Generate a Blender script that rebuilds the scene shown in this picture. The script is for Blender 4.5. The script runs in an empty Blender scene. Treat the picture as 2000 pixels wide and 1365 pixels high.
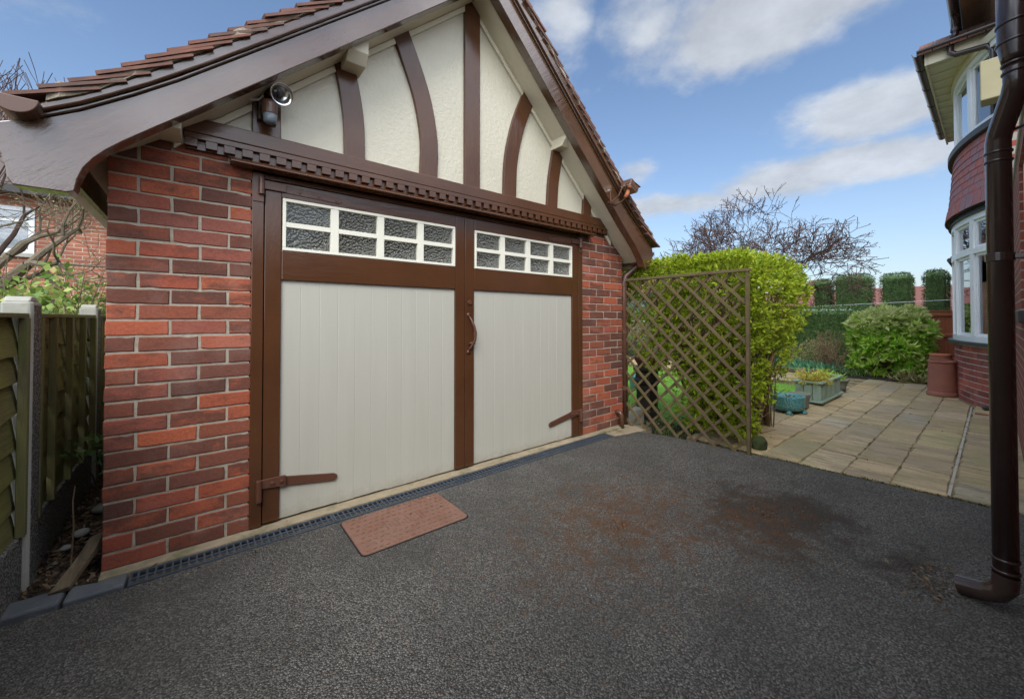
import bpy, bmesh, math, random
import numpy as np
from mathutils import Vector, Matrix

R = math.radians
random.seed(7)
rng = np.random.default_rng(7)
scene = bpy.context.scene
COL = scene.collection

# ------------------------------------------------------------------ camera
cam_d = bpy.data.cameras.new("camera")
cam = bpy.data.objects.new("camera", cam_d)
COL.objects.link(cam)
cam_d.sensor_width = 36.0
cam_d.lens = 759.076 / 2000 * 36
cam_d.shift_y = -(682.5 - 608.845) / 2000
cam_d.clip_start, cam_d.clip_end = 0.05, 3000
YAW, PITCH = 0.677923, 0.0149871
fw = Vector((math.sin(YAW) * math.cos(PITCH), math.cos(YAW) * math.cos(PITCH), math.sin(PITCH)))
cam.location = (0.30, -2.52, 1.137)
cam.rotation_euler = fw.to_track_quat('-Z', 'Y').to_euler()
scene.camera = cam

# ------------------------------------------------------------------ world, sun, exposure
SUN_AZ = Vector((-0.66, -0.75))          # horizontal direction towards the sun
SUN_EL = R(46)
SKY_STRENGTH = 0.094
world = bpy.data.worlds.new("World")
scene.world = world
world.use_nodes = True
wt = world.node_tree
wt.nodes.clear()


def build_sky():
    N, L = wt.nodes, wt.links
    out = N.new('ShaderNodeOutputWorld')
    bg = N.new('ShaderNodeBackground')
    bg.inputs[1].default_value = SKY_STRENGTH
    L.new(bg.outputs[0], out.inputs[0])
    sky = N.new('ShaderNodeTexSky')
    sky.sky_type = 'NISHITA'
    sky.sun_disc = False
    sky.sun_elevation = SUN_EL
    sky.sun_rotation = math.atan2(SUN_AZ.x, SUN_AZ.y)
    sky.air_density, sky.dust_density, sky.ozone_density = 1.0, 1.2, 1.6
    tc = N.new('ShaderNodeTexCoord')

    def M(op, a, b=None, c=None):
        n = N.new('ShaderNodeMath'); n.operation = op
        for i, v in enumerate((a, b, c)):
            if v is None: continue
            if isinstance(v, (int, float)): n.inputs[i].default_value = v
            else: L.new(v, n.inputs[i])
        return n.outputs[0]

    def V(op, a, b=None):
        n = N.new('ShaderNodeVectorMath'); n.operation = op
        for i, v in enumerate((a, b)):
            if v is None: continue
            if isinstance(v, tuple): n.inputs[i].default_value = v
            else: L.new(v, n.inputs[i])
        return n
    d = V('NORMALIZE', tc.outputs['Generated']).outputs[0]
    sep = N.new('ShaderNodeSeparateXYZ'); L.new(d, sep.inputs[0])
    z = M('MAXIMUM', sep.outputs[2], 0.0)
    den = M('ADD', z, 0.22)
    cx = M('DIVIDE', sep.outputs[0], den); cy = M('DIVIDE', sep.outputs[1], den)
    comb = N.new('ShaderNodeCombineXYZ'); L.new(cx, comb.inputs[0]); L.new(cy, comb.inputs[1])
    comb.inputs[2].default_value = 3.7

    def noise(vec, scale, detail, rough, off):
        n = N.new('ShaderNodeTexNoise'); n.inputs['Scale'].default_value = scale
        n.inputs['Detail'].default_value = detail; n.inputs['Roughness'].default_value = rough
        L.new(V('ADD', vec, off).outputs[0], n.inputs['Vector'])
        return n.outputs['Fac']
    n1 = noise(comb.outputs[0], 2.3, 9, 0.60, (4.3, 1.9, 0))
    n2 = noise(comb.outputs[0], 5.0, 6, 0.6, (9.1, 3.2, 0))
    # the cloud banks that stand in this part of the sky: (direction, half-width, half-height, amount)
    banks = [((0.700, 0.430, 0.575), 0.10, 0.09, 0.75), ((0.786, 0.290, 0.546), 0.17, 0.085, 1.0),
             ((0.840, 0.190, 0.58), 0.17, 0.08, 0.8), ((0.930, 0.119, 0.375), 0.13, 0.055, 1.0),
             ((0.945, 0.170, 0.285), 0.24, 0.038, 0.85), ((0.837, 0.474, 0.262), 0.16, 0.03, 0.75),
             ((0.598, 0.55, 0.593), 0.07, 0.13, 0.45), ((0.80, 0.52, 0.345), 0.05, 0.03, 0.45)]
    total = None
    for c, w, h, amt in banks:
        c = Vector(c).normalized()
        r = Vector((c.y, -c.x, 0)).normalized(); u = r.cross(c)
        dv = V('SUBTRACT', d, tuple(c)).outputs[0]
        a = M('DIVIDE', V('DOT_PRODUCT', dv, tuple(r)).outputs['Value'], w)
        b = M('DIVIDE', V('DOT_PRODUCT', dv, tuple(u)).outputs['Value'], h)
        q = M('ADD', M('MULTIPLY', a, a), M('MULTIPLY', b, b))
        fall = M('MULTIPLY', M('EXPONENT', M('MULTIPLY', q, -0.75)), amt)
        front = M('GREATER_THAN', V('DOT_PRODUCT', d, tuple(c)).outputs['Value'], 0.0)
        fall = M('MULTIPLY', fall, front)
        total = fall if total is None else M('MAXIMUM', total, fall)
    shape = M('ADD', M('MULTIPLY', M('SUBTRACT', n1, 0.5), 1.9), M('MULTIPLY', M('SUBTRACT', n2, 0.5), 0.55))
    # cloud cover added out of view, towards the veiled sun, for more ground light
    sunward = M('MULTIPLY', M('ADD', V('DOT_PRODUCT', d, (-0.40, -0.62, 0.66)).outputs['Value'], 0.20), 1.1)
    cov = M('ADD', M('MULTIPLY', total, 1.5), M('SUBTRACT', M('MULTIPLY', shape, 1.2), 0.22))
    cov = M('ADD', cov, M('MINIMUM', M('MAXIMUM', sunward, 0.0), 0.8))
    mr = N.new('ShaderNodeMapRange'); mr.interpolation_type = 'SMOOTHSTEP'
    mr.inputs['From Min'].default_value = 0.12; mr.inputs['From Max'].default_value = 0.85
    L.new(cov, mr.inputs['Value'])
    cov = M('MULTIPLY', mr.outputs[0], 0.88)
    # pale veil of thin cloud towards the horizon
    veil = M('MULTIPLY', M('POWER', M('SUBTRACT', 1.0, z), 5.0), 0.5)
    # light and grey sides inside the clouds
    shade = N.new('ShaderNodeMapRange'); shade.inputs['From Min'].default_value = 0.35; shade.inputs['From Max'].default_value = 0.7
    shade.inputs['To Min'].default_value = 0.80; shade.inputs['To Max'].default_value = 1.08
    L.new(n2, shade.inputs['Value'])
    cc = N.new('ShaderNodeVectorMath'); cc.operation = 'SCALE'
    # clouds glow brighter towards the veiled sun, boosted off camera to light the garden
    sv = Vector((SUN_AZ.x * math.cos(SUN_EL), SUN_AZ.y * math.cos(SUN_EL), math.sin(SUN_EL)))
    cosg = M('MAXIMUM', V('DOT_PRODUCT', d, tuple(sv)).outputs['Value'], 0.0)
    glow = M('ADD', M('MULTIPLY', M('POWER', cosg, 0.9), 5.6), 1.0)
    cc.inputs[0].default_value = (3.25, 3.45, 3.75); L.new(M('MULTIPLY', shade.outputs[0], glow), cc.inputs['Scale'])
    grade = N.new('ShaderNodeVectorMath'); grade.operation = 'MULTIPLY'
    L.new(sky.outputs[0], grade.inputs[0]); grade.inputs[1].default_value = (0.86, 0.91, 0.94)
    m1 = N.new('ShaderNodeMix'); m1.data_type = 'RGBA'
    L.new(veil, m1.inputs['Factor']); L.new(grade.outputs[0], m1.inputs['A']); m1.inputs['B'].default_value = (2.85, 2.98, 3.5, 1)
    m2 = N.new('ShaderNodeMix'); m2.data_type = 'RGBA'
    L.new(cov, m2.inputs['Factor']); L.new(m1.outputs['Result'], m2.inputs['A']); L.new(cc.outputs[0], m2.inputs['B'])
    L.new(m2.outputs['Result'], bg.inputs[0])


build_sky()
sun_d = bpy.data.lights.new("sun", 'SUN')
sun_d.energy = 1.15
sun_d.angle = R(32)
sun_d.color = (1.0, 0.975, 0.94)
sun = bpy.data.objects.new("sun", sun_d)
COL.objects.link(sun)
sdir = Vector((SUN_AZ.x * math.cos(SUN_EL), SUN_AZ.y * math.cos(SUN_EL), math.sin(SUN_EL)))
sun.rotation_euler = sdir.to_track_quat('Z', 'Y').to_euler()
sun.location = (-6, -6, 9)

vs = scene.view_settings
vs.view_transform = 'Standard'
vs.look = 'None'
vs.gamma = 1.0
vs.exposure = 1.15
vs.use_curve_mapping = False

# ------------------------------------------------------------------ materials
MATS = {}


class NT:
    """Small helper round one material's node tree."""
    def __init__(self, name):
        m = bpy.data.materials.new(name); m.use_nodes = True
        self.m, self.t = m, m.node_tree
        self.t.nodes.clear()
        self.out = self.n('ShaderNodeOutputMaterial')
        self.b = self.n('ShaderNodeBsdfPrincipled')
        self.l(self.b.outputs[0], self.out.inputs[0])
        self.pos = self.n('ShaderNodeNewGeometry').outputs['Position']

    def n(self, k): return self.t.nodes.new(k)
    def l(self, a, b): self.t.links.new(a, b)

    def put(self, s, v):
        if hasattr(v, 'is_output'): self.l(v, s)
        else:
            if isinstance(v, tuple) and len(v) == 3 and s.type == 'RGBA': v = (*v, 1)
            s.default_value = v

    def vec(self, scale=(1, 1, 1), src=None, rot=(0, 0, 0), loc=(0, 0, 0)):
        mp = self.n('ShaderNodeMapping')
        mp.inputs['Scale'].default_value = scale
        mp.inputs['Rotation'].default_value = rot
        mp.inputs['Location'].default_value = loc
        self.l(src or self.pos, mp.inputs[0])
        return mp.outputs[0]

    def noise(self, scale, detail=4, rough=0.55, vec=None, dist=0.0):
        n = self.n('ShaderNodeTexNoise')
        n.inputs['Scale'].default_value = scale; n.inputs['Detail'].default_value = detail
        n.inputs['Roughness'].default_value = rough; n.inputs['Distortion'].default_value = dist
        self.l(vec or self.pos, n.inputs['Vector'])
        return n.outputs['Fac']

    def voro(self, scale, feature='F1', vec=None, out='Distance', rnd=1.0):
        n = self.n('ShaderNodeTexVoronoi'); n.feature = feature
        n.inputs['Scale'].default_value = scale; n.inputs['Randomness'].default_value = rnd
        self.l(vec or self.pos, n.inputs['Vector'])
        return n.outputs[out]

    def ramp(self, fac, stops, interp='LINEAR'):
        r = self.n('ShaderNodeValToRGB'); r.color_ramp.interpolation = interp
        e = r.color_ramp.elements
        while len(e) < len(stops): e.new(0.5)
        for i, (p, c) in enumerate(stops):
            e[i].position = p
            e[i].color = (c, c, c, 1) if isinstance(c, (int, float)) else (*c, 1)
        self.l(fac, r.inputs[0])
        return r.outputs[0]

    def mix(self, fac, a, b, mode='MIX'):
        m = self.n('ShaderNodeMix'); m.data_type = 'RGBA'; m.blend_type = mode
        self.put(m.inputs['Factor'], fac); self.put(m.inputs['A'], a); self.put(m.inputs['B'], b)
        return m.outputs['Result']

    def math(self, op, a, b=0.0):
        m = self.n('ShaderNodeMath'); m.operation = op
        self.put(m.inputs[0], a); self.put(m.inputs[1], b)
        return m.outputs[0]

    def bump(self, h, strength=0.3, dist=0.01, prev=None):
        b = self.n('ShaderNodeBump')
        b.inputs['Strength'].default_value = strength; b.inputs['Distance'].default_value = dist
        self.l(h, b.inputs['Height'])
        if prev is not None: self.l(prev, b.inputs['Normal'])
        self.l(b.outputs[0], self.b.inputs['Normal'])
        return b.outputs[0]

    def rnd(self): return self.n('ShaderNodeObjectInfo').outputs['Random']
    def island(self): return self.n('ShaderNodeNewGeometry').outputs['Random Per Island']

    def set(self, color=None, rough=None, spec=None, coat=None, metal=None, sub=None):
        I = self.b.inputs
        if color is not None: self.put(I['Base Color'], color)
        if rough is not None: self.put(I['Roughness'], rough)
        if spec is not None: self.put(I['Specular IOR Level'], spec)
        if metal is not None: self.put(I['Metallic'], metal)
        if coat is not None: self.put(I['Coat Weight'], coat); I['Coat Roughness'].default_value = 0.12
        return self.m


def simple(name, c1, c2, scale=8, rough=0.6, bump=(40, 0.15, 0.003), stretch=(1, 1, 1), spec=0.4, coat=None, metal=None, vary=None, dirt=None):
    t = NT(name)
    v = t.vec(stretch)
    f = t.noise(scale, 6, 0.6, v)
    col = t.mix(t.ramp(f, [(0.3, 0.0), (0.7, 1.0)]), c1, c2)
    if vary is not None:
        col = t.mix(t.math('MULTIPLY', t.rnd(), vary[1]), col, vary[0])
    if dirt is not None:
        d = t.ramp(t.noise(dirt[1], 7, 0.65), [(dirt[2], 0.0), (min(1, dirt[2] + 0.18), 1.0)])
        col = t.mix(t.math('MULTIPLY', d, dirt[3]), col, dirt[0])
    if bump: t.bump(t.noise(bump[0], 5, 0.6, v), bump[1], bump[2])
    rv = t.math('ADD', t.math('MULTIPLY', f, 0.25), rough - 0.12)
    t.set(col, rv, spec, coat, metal)
    return t.m


def make_materials():
    # brown gloss paint with brush marks and a little chipping
    def paint(name, c1, c2, rough, stretch, bs, wear, coat=None, sloped=False):
        t = NT(name)
        f = t.noise(3.0, 6, 0.6)
        col = t.mix(t.ramp(f, [(0.3, 0), (0.7, 1)]), c1, c2)
        ch = t.ramp(t.noise(26, 8, 0.75), [(wear, 0.0), (wear + 0.03, 1.0)])
        col = t.mix(t.math('MULTIPLY', ch, 0.7), col, (0.33, 0.29, 0.25))
        sv = t.vec((0.16, 1, 1), t.vec((1, 1, 1), rot=(0, R(42), 0))) if sloped else t.vec(stretch)
        h = t.math('ADD', t.noise(30, 5, 0.6, sv), t.math('MULTIPLY', t.noise(140, 3, 0.6, sv), 0.25))
        if sloped: h = t.math('ADD', h, t.math('MULTIPLY', t.noise(2.2, 3, 0.5), 2.2))
        t.bump(h, bs, 0.006)
        rr = t.math('ADD', t.math('MULTIPLY', t.noise(7, 5, 0.6), 0.22), rough - 0.1)
        if sloped: rr = t.ramp(t.math('ADD', t.math('MULTIPLY', t.noise(2.6, 4, 0.6), 0.75), t.math('MULTIPLY', t.noise(38, 5, 0.7, sv), 0.35)), [(0.44, 0.07), (0.66, 0.27)])
        t.set(col, rr, 0.95 if sloped else 0.5, coat)
        return t.m
    MATS['brown'] = paint('brown_gloss_paint', (0.088, 0.035, 0.0145), (0.066, 0.026, 0.011), 0.20, (1, 1, 0.25), 0.22, 0.73)
    MATS['brown_h'] = paint('brown_gloss_paint_horizontal', (0.088, 0.035, 0.0145), (0.066, 0.026, 0.011), 0.19, (0.2, 1, 1), 0.22, 0.73)
    MATS['brown_barge'] = paint('brown_barge_paint', (0.090, 0.042, 0.019), (0.064, 0.029, 0.013), 0.13, (0.35, 1, 0.35), 0.40, 0.72, 0.8, True)
    MATS['iron'] = paint('brown_painted_iron', (0.12, 0.05, 0.03), (0.085, 0.035, 0.02), 0.36, (1, 1, 1), 0.35, 0.70)
    MATS['cream_wood'] = simple('cream_painted_wood', (0.66, 0.60, 0.455), (0.60, 0.55, 0.41), 5, 0.42, (30, 0.08, 0.003))
    MATS['white_frame'] = simple('cream_window_paint', (0.76, 0.73, 0.61), (0.72, 0.69, 0.57), 6, 0.4, (60, 0.06, 0.002))
    t = NT('stone_grey_board_paint')
    v = t.vec((6, 1, 0.5))
    col = t.mix(t.noise(2.2, 5, 0.6, v), (0.405, 0.39, 0.325), (0.465, 0.447, 0.378))
    sm = t.ramp(t.noise(1.7, 6, 0.6), [(0.55, 0), (0.8, 1)])
    col = t.mix(t.math('MULTIPLY', sm, 0.18), col, (0.38, 0.37, 0.32))
    sz = t.n('ShaderNodeSeparateXYZ'); t.l(t.pos, sz.inputs[0])
    low = t.math('EXPONENT', t.math('MULTIPLY', sz.outputs[2], -9.0))
    spl = t.ramp(t.math('ADD', t.math('MULTIPLY', low, 0.55), t.math('MULTIPLY', t.noise(24, 8, 0.75), 0.62)), [(0.58, 0.0), (0.92, 0.5)])
    col = t.mix(spl, col, (0.20, 0.17, 0.115))
    scuff = t.ramp(t.noise(55, 8, 0.8), [(0.70, 0.0), (0.74, 0.4)])
    col = t.mix(scuff, col, (0.27, 0.24, 0.19))
    t.bump(t.noise(60, 4, 0.6, t.vec((1, 1, 0.06))), 0.16, 0.003)
    MATS['board'] = t.set(col, 0.42, 0.4)
    # roughcast render under cream gloss
    t = NT('cream_render')
    col = t.mix(t.ramp(t.noise(1.6, 6, 0.6), [(0.35, 0), (0.7, 1)]), (0.55, 0.51, 0.395), (0.49, 0.45, 0.34))
    col = t.mix(t.ramp(t.noise(9, 8, 0.7), [(0.66, 0), (0.8, 0.35)]), col, (0.5, 0.44, 0.3))
    h = t.math('ADD', t.noise(34, 2, 0.5), t.math('MULTIPLY', t.noise(80, 3, 0.5), 0.5))
    t.bump(h, 0.40, 0.010)
    MATS['render'] = t.set(col, 0.30, 0.5)

    # bricks: each its own firing, some with burnt bands
    def brick(name, pal, burnt, band, scale=(7, 7, 19), rough=0.82):
        t = NT(name)
        base = t.ramp(t.rnd(), pal, 'LINEAR')
        r2 = t.math('FRACT', t.math('MULTIPLY', t.rnd(), 17.31))
        off = t.n('ShaderNodeVectorMath'); off.operation = 'ADD'
        cmb = t.n('ShaderNodeCombineXYZ'); t.l(t.math('MULTIPLY', t.rnd(), 31.0), cmb.inputs[0]); t.l(t.math('MULTIPLY', r2, 17.0), cmb.inputs[2])
        t.l(t.pos, off.inputs[0]); t.l(cmb.outputs[0], off.inputs[1])
        v = t.vec(scale, off.outputs[0])
        nb = t.math('ADD', t.math('MULTIPLY', t.noise(1.0, 5, 0.6, v, 0.3), 0.72), t.math('MULTIPLY', t.noise(26, 6, 0.7, off.outputs[0]), 0.28))
        thr = t.math('ADD', nb, t.math('MULTIPLY', t.math('SUBTRACT', r2, 0.56), 0.46))
        f = t.ramp(thr, [(0.42, 0.0), (0.60, 1.0)])
        col = t.mix(t.math('MULTIPLY', f, band), base, burnt)
        g = t.noise(90, 5, 0.7, off.outputs[0])
        col = t.mix(t.ramp(g, [(0.3, 0.35), (0.6, 0.0)]), col, (0.03, 0.018, 0.014))
        w = t.ramp(t.noise(16, 9, 0.78, off.outputs[0]), [(0.69, 0.0), (0.75, 1.0)])
        col = t.mix(t.math('MULTIPLY', w, 0.5), col, (0.40, 0.33, 0.28))
        bl = t.ramp(t.noise(2.6, 5, 0.6), [(0.52, 0.0), (0.74, 0.22)])
        col = t.mix(bl, col, (0.42, 0.32, 0.27))
        h = t.math('ADD', t.noise(55, 6, 0.7, off.outputs[0]), t.math('MULTIPLY', t.noise(240, 3, 0.6), 0.3))
        t.bump(h, 0.55, 0.006)
        return t.set(col, rough, 0.25)
    pal = [(0.0, (0.17, 0.066, 0.045)), (0.14, (0.26, 0.080, 0.045)), (0.34, (0.35, 0.088, 0.044)), (0.62, (0.44, 0.115, 0.055)), (0.86, (0.34, 0.083, 0.047)), (1.0, (0.25, 0.085, 0.060))]
    MATS['brick'] = brick('garage_brick', pal, (0.095, 0.046, 0.035), 0.80)
    pal2 = [(0.0, (0.22, 0.055, 0.04)), (0.3, (0.40, 0.105, 0.068)), (0.6, (0.46, 0.13, 0.08)), (0.85, (0.34, 0.085, 0.06)), (1.0, (0.24, 0.075, 0.065))]
    MATS['bay_brick'] = brick('bay_brick', pal2, (0.10, 0.05, 0.05), 0.5)
    t = NT('mortar')
    col = t.mix(t.noise(14, 6, 0.65), (0.47, 0.415, 0.325), (0.36, 0.315, 0.245))
    col = t.mix(t.ramp(t.noise(3, 5, 0.6), [(0.5, 0), (0.75, 0.4)]), col, (0.25, 0.22, 0.17))
    col = t.mix(t.ramp(t.noise(8, 8, 0.75), [(0.5, 0), (0.66, 0.55)]), col, (0.20, 0.165, 0.12))
    t.bump(t.math('ADD', t.noise(160, 4, 0.7), t.noise(35, 4, 0.7)), 0.8, 0.006)
    MATS['mortar'] = t.set(col, 0.95, 0.15)

    MATS['bay_mortar'] = simple('bay_mortar', (0.66, 0.60, 0.54), (0.5, 0.45, 0.4), 12, 0.95, (120, 0.4, 0.003))
    # whole walls too far or too grazing to lay bricks in
    def brickwall(name, c1, c2, mortar, axes):
        t = NT(name)
        sp = t.n('ShaderNodeSeparateXYZ'); t.l(t.pos, sp.inputs[0])
        cb = t.n('ShaderNodeCombineXYZ')
        t.l(sp.outputs[axes[0]], cb.inputs[0]); t.l(sp.outputs[axes[1]], cb.inputs[1])
        b = t.n('ShaderNodeTexBrick')
        b.inputs['Scale'].default_value = 1.0; b.inputs['Brick Width'].default_value = 0.225; b.inputs['Row Height'].default_value = 0.075
        b.inputs['Mortar Size'].default_value = 0.007; b.inputs['Mortar Smooth'].default_value = 0.2; b.inputs['Bias'].default_value = -0.1
        t.l(cb.outputs[0], b.inputs[0])
        b.inputs['Color1'].default_value = (*c1, 1); b.inputs['Color2'].default_value = (*c2, 1); b.inputs['Mortar'].default_value = (*mortar, 1)
        col = t.mix(t.ramp(t.noise(5, 7, 0.65), [(0.35, 0.4), (0.65, 0.0)]), b.outputs[0], (0.12, 0.05, 0.035))
        bp = t.bump(t.math('ADD', t.math('MULTIPLY', b.outputs['Fac'], -1.0), t.math('MULTIPLY', t.noise(70, 4, 0.6), 0.3)), 0.6, 0.006)
        return t.set(col, 0.88, 0.2)
    MATS['house_wall'] = brickwall('house_brickwork', (0.30, 0.075, 0.045), (0.20, 0.048, 0.034), (0.34, 0.31, 0.26), (0, 2))
    MATS['house_wall_y'] = brickwall('house_brickwork_end', (0.30, 0.075, 0.045), (0.20, 0.048, 0.034), (0.34, 0.31, 0.26), (1, 2))
    MATS['pink_wall'] = brickwall('neighbour_brickwork', (0.44, 0.17, 0.10), (0.34, 0.115, 0.075), (0.50, 0.43, 0.35), (0, 2))
    MATS['tan_wall'] = brickwall('far_brickwork', (0.36, 0.22, 0.15), (0.30, 0.17, 0.11), (0.42, 0.36, 0.3), (1, 2))
    # asphalt: stones of many greys in black binder, mossy rust patches
    t = NT('asphalt')
    c = t.voro(145, 'F1', out='Color')
    sp = t.n('ShaderNodeSeparateColor'); t.l(c, sp.inputs[0])
    st = t.ramp(sp.outputs[0], [(0.0, (0.075, 0.070, 0.062)), (0.3, (0.150, 0.140, 0.122)), (0.7, (0.235, 0.218, 0.190)), (0.93, (0.285, 0.264, 0.228)), (1.0, (0.40, 0.37, 0.32))])
    dist = t.voro(145, 'F1')
    edge = t.ramp(dist, [(0.42, 0.0), (0.72, 1.0)])
    col = t.mix(edge, st, (0.062, 0.057, 0.050))
    big = t.ramp(t.noise(1.1, 6, 0.6), [(0.35, 0.0), (0.7, 0.22)])
    col = t.mix(big, col, (0.09, 0.085, 0.075))
    wear = t.ramp(t.noise(2.3, 7, 0.68, t.vec((1, 1, 1), loc=(3.3, 9.1, 0))), [(0.40, 0.0), (0.66, 0.5)])
    col = t.mix(wear, col, (0.055, 0.052, 0.045))
    # moss and rust, thickest between the house and the garage door
    spx = t.n('ShaderNodeSeparateXYZ'); t.l(t.pos, spx.inputs[0])

    def blob(cx, cy, rx, ry):
        a = t.math('DIVIDE', t.math('SUBTRACT', spx.outputs[0], cx), rx)
        b = t.math('DIVIDE', t.math('SUBTRACT', spx.outputs[1], cy), ry)
        q = t.math('ADD', t.math('MULTIPLY', a, a), t.math('MULTIPLY', b, b))
        return t.math('EXPONENT', t.math('MULTIPLY', q, -1.0))
    damp = t.math('MAXIMUM', blob(2.95, -1.70, 0.55, 0.42), t.math('MULTIPLY', blob(2.85, -2.25, 0.35, 0.16), 0.8))
    dn = t.math('ADD', damp, t.math('MULTIPLY', t.math('SUBTRACT', t.noise(5.5, 10, 0.78), 0.5), 3.0))
    col = t.mix(t.math('MULTIPLY', t.ramp(dn, [(0.40, 0.0), (0.80, 1.0)]), 0.85), col, (0.042, 0.032, 0.023))
    area = t.math('MAXIMUM', t.math('MULTIPLY', blob(2.2, -1.15, 1.25, 0.85), 0.85), t.math('MULTIPLY', blob(2.75, -1.65, 0.8, 0.5), 0.8))
    fleck = t.math('ADD', t.math('MULTIPLY', t.noise(11, 10, 0.82), 0.8), t.math('MULTIPLY', t.noise(110, 4, 0.8), 0.55))
    fm = t.ramp(t.math('ADD', t.math('MULTIPLY', area, 0.30), fleck), [(0.88, 0.0), (0.96, 1.0)])
    moss = t.mix(t.noise(45, 5, 0.7), (0.070, 0.036, 0.018), (0.20, 0.095, 0.040))
    col = t.mix(t.math('MULTIPLY', fm, 0.85), col, moss)
    gr = t.ramp(t.noise(4.2, 8, 0.7, loc_vec(t)), [(0.60, 0.0), (0.78, 0.45)])
    col = t.mix(gr, col, (0.040, 0.046, 0.026))
    h = t.math('SUBTRACT', 1.0, dist)
    h = t.math('ADD', h, t.math('MULTIPLY', t.noise(9, 4, 0.6), 0.5))
    t.bump(h, 1.0, 0.014)
    MATS['asphalt'] = t.set(col, 0.78, 0.35)
    # sandstone slabs
    t = NT('sandstone_slab')
    base = t.ramp(t.rnd(), [(0.0, (0.52, 0.37, 0.18)), (0.3, (0.60, 0.45, 0.235)), (0.55, (0.56, 0.42, 0.26)), (0.75, (0.58, 0.425, 0.24)), (0.9, (0.43, 0.38, 0.28)), (1.0, (0.54, 0.445, 0.20))])
    tone = t.math('ADD', t.math('MULTIPLY', t.math('FRACT', t.math('MULTIPLY', t.rnd(), 13.7)), 0.30), 0.76)
    tc_ = t.n('ShaderNodeCombineXYZ')
    for q_ in range(3): t.l(tone, tc_.inputs[q_])
    base = t.mix(1.0, base, tc_.outputs[0], 'MULTIPLY')
    a = t.n('ShaderNodeCombineXYZ'); t.l(t.math('MULTIPLY', t.rnd(), 40), a.inputs[0]); t.l(t.math('MULTIPLY', t.rnd(), 23), a.inputs[1])
    ad = t.n('ShaderNodeVectorMath'); ad.operation = 'ADD'; t.l(t.pos, ad.inputs[0]); t.l(a.outputs[0], ad.inputs[1])
    n1 = t.noise(2.6, 8, 0.70, t.vec((2.6, 0.9, 1), ad.outputs[0]), 0.9)
    col = t.mix(t.ramp(n1, [(0.43, 0.0), (0.64, 0.85)]), base, (0.25, 0.195, 0.115))
    ln = t.noise(5.0, 9, 0.72, t.vec((3.4, 0.5, 1), ad.outputs[0], loc=(2, 7, 0)), 1.2)
    col = t.mix(t.ramp(ln, [(0.575, 0.0), (0.60, 0.7), (0.615, 0.7), (0.64, 0.0)]), col, (0.13, 0.10, 0.055))
    col = t.mix(t.ramp(t.noise(75, 6, 0.75), [(0.40, 0.35), (0.62, 0.0)]), col, (0.20, 0.16, 0.095))
    n2 = t.noise(2.2, 6, 0.62, t.vec((1, 1, 1), ad.outputs[0], loc=(5, 2, 0)))
    col = t.mix(t.ramp(n2, [(0.48, 0.0), (0.70, 0.6)]), col, (0.27, 0.25, 0.09))
    col = t.mix(t.ramp(t.noise(24, 8, 0.72), [(0.60, 0.0), (0.72, 0.45)]), col, (0.10, 0.085, 0.06))
    h = t.math('ADD', t.noise(6, 7, 0.65, t.vec((2, 1, 1), ad.outputs[0]), 0.8), t.math('MULTIPLY', t.noise(60, 4, 0.6), 0.15))
    t.bump(h, 0.9, 0.03)
    MATS['slab'] = t.set(col, 0.62, 0.35)
    MATS['joint'] = simple('sandy_joint', (0.36, 0.28, 0.155), (0.05, 0.045, 0.025), 5, 0.95, (120, 0.6, 0.004))
    MATS['pointing'] = simple('pale_pointing', (0.48, 0.44, 0.36), (0.36, 0.32, 0.25), 9, 0.95, (80, 0.6, 0.004), dirt=((0.06, 0.05, 0.03), 10, 0.55, 0.9))
    MATS['threshold'] = simple('sandy_threshold_mortar', (0.36, 0.29, 0.19), (0.25, 0.20, 0.13), 10, 0.95, (90, 0.6, 0.006), dirt=((0.11, 0.11, 0.045), 6, 0.50, 0.75))
    MATS['drain'] = simple('drain_plastic', (0.060, 0.075, 0.095), (0.040, 0.050, 0.066), 12, 0.5, (120, 0.15, 0.002), dirt=((0.16, 0.15, 0.13), 22, 0.6, 0.5))
    MATS['void'] = simple('drain_dark', (0.006, 0.006, 0.007), (0.012, 0.012, 0.013), 20, 0.8, None)
    t = NT('rusty_iron_cover')
    col = t.mix(t.ramp(t.noise(7, 7, 0.65), [(0.35, 0), (0.68, 1)]), (0.205, 0.112, 0.080), (0.165, 0.080, 0.052))
    col = t.mix(t.ramp(t.noise(3.4, 6, 0.65), [(0.52, 0), (0.75, 0.65)]), col, (0.19, 0.145, 0.112))
    col = t.mix(t.ramp(t.noise(60, 6, 0.7), [(0.54, 0), (0.70, 0.65)]), col, (0.07, 0.035, 0.022))
    t.bump(t.noise(130, 4, 0.7), 0.3, 0.003)
    MATS['rust'] = t.set(col, 0.72, 0.3)
    MATS['edging'] = simple('slate_edging', (0.075, 0.085, 0.098), (0.13, 0.135, 0.135), 7, 0.7, (50, 0.5, 0.008), dirt=((0.05, 0.06, 0.03), 6, 0.55, 0.7))
    MATS['tile'] = simple('clay_roof_tile', (0.24, 0.098, 0.064), (0.13, 0.065, 0.048), 10, 0.85, (60, 0.5, 0.005), vary=((0.10, 0.072, 0.062), 0.8), dirt=((0.23, 0.21, 0.17), 14, 0.62, 0.6))
    MATS['bay_tile'] = simple('bay_clay_tile', (0.44, 0.135, 0.105), (0.34, 0.10, 0.09), 10, 0.75, (60, 0.35, 0.004), vary=((0.26, 0.16, 0.19), 0.9))
    t = NT('far_tiles')
    wv = t.n('ShaderNodeTexWave'); wv.bands_direction = 'Z'; wv.wave_profile = 'SAW'; wv.inputs['Scale'].default_value = 2.6; wv.inputs['Distortion'].default_value = 0.4
    wv.inputs['Detail'].default_value = 1.0
    t.l(t.pos, wv.inputs[0])
    col = t.mix(t.noise(2.5, 7, 0.7), (0.21, 0.095, 0.072), (0.17, 0.082, 0.072))
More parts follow.
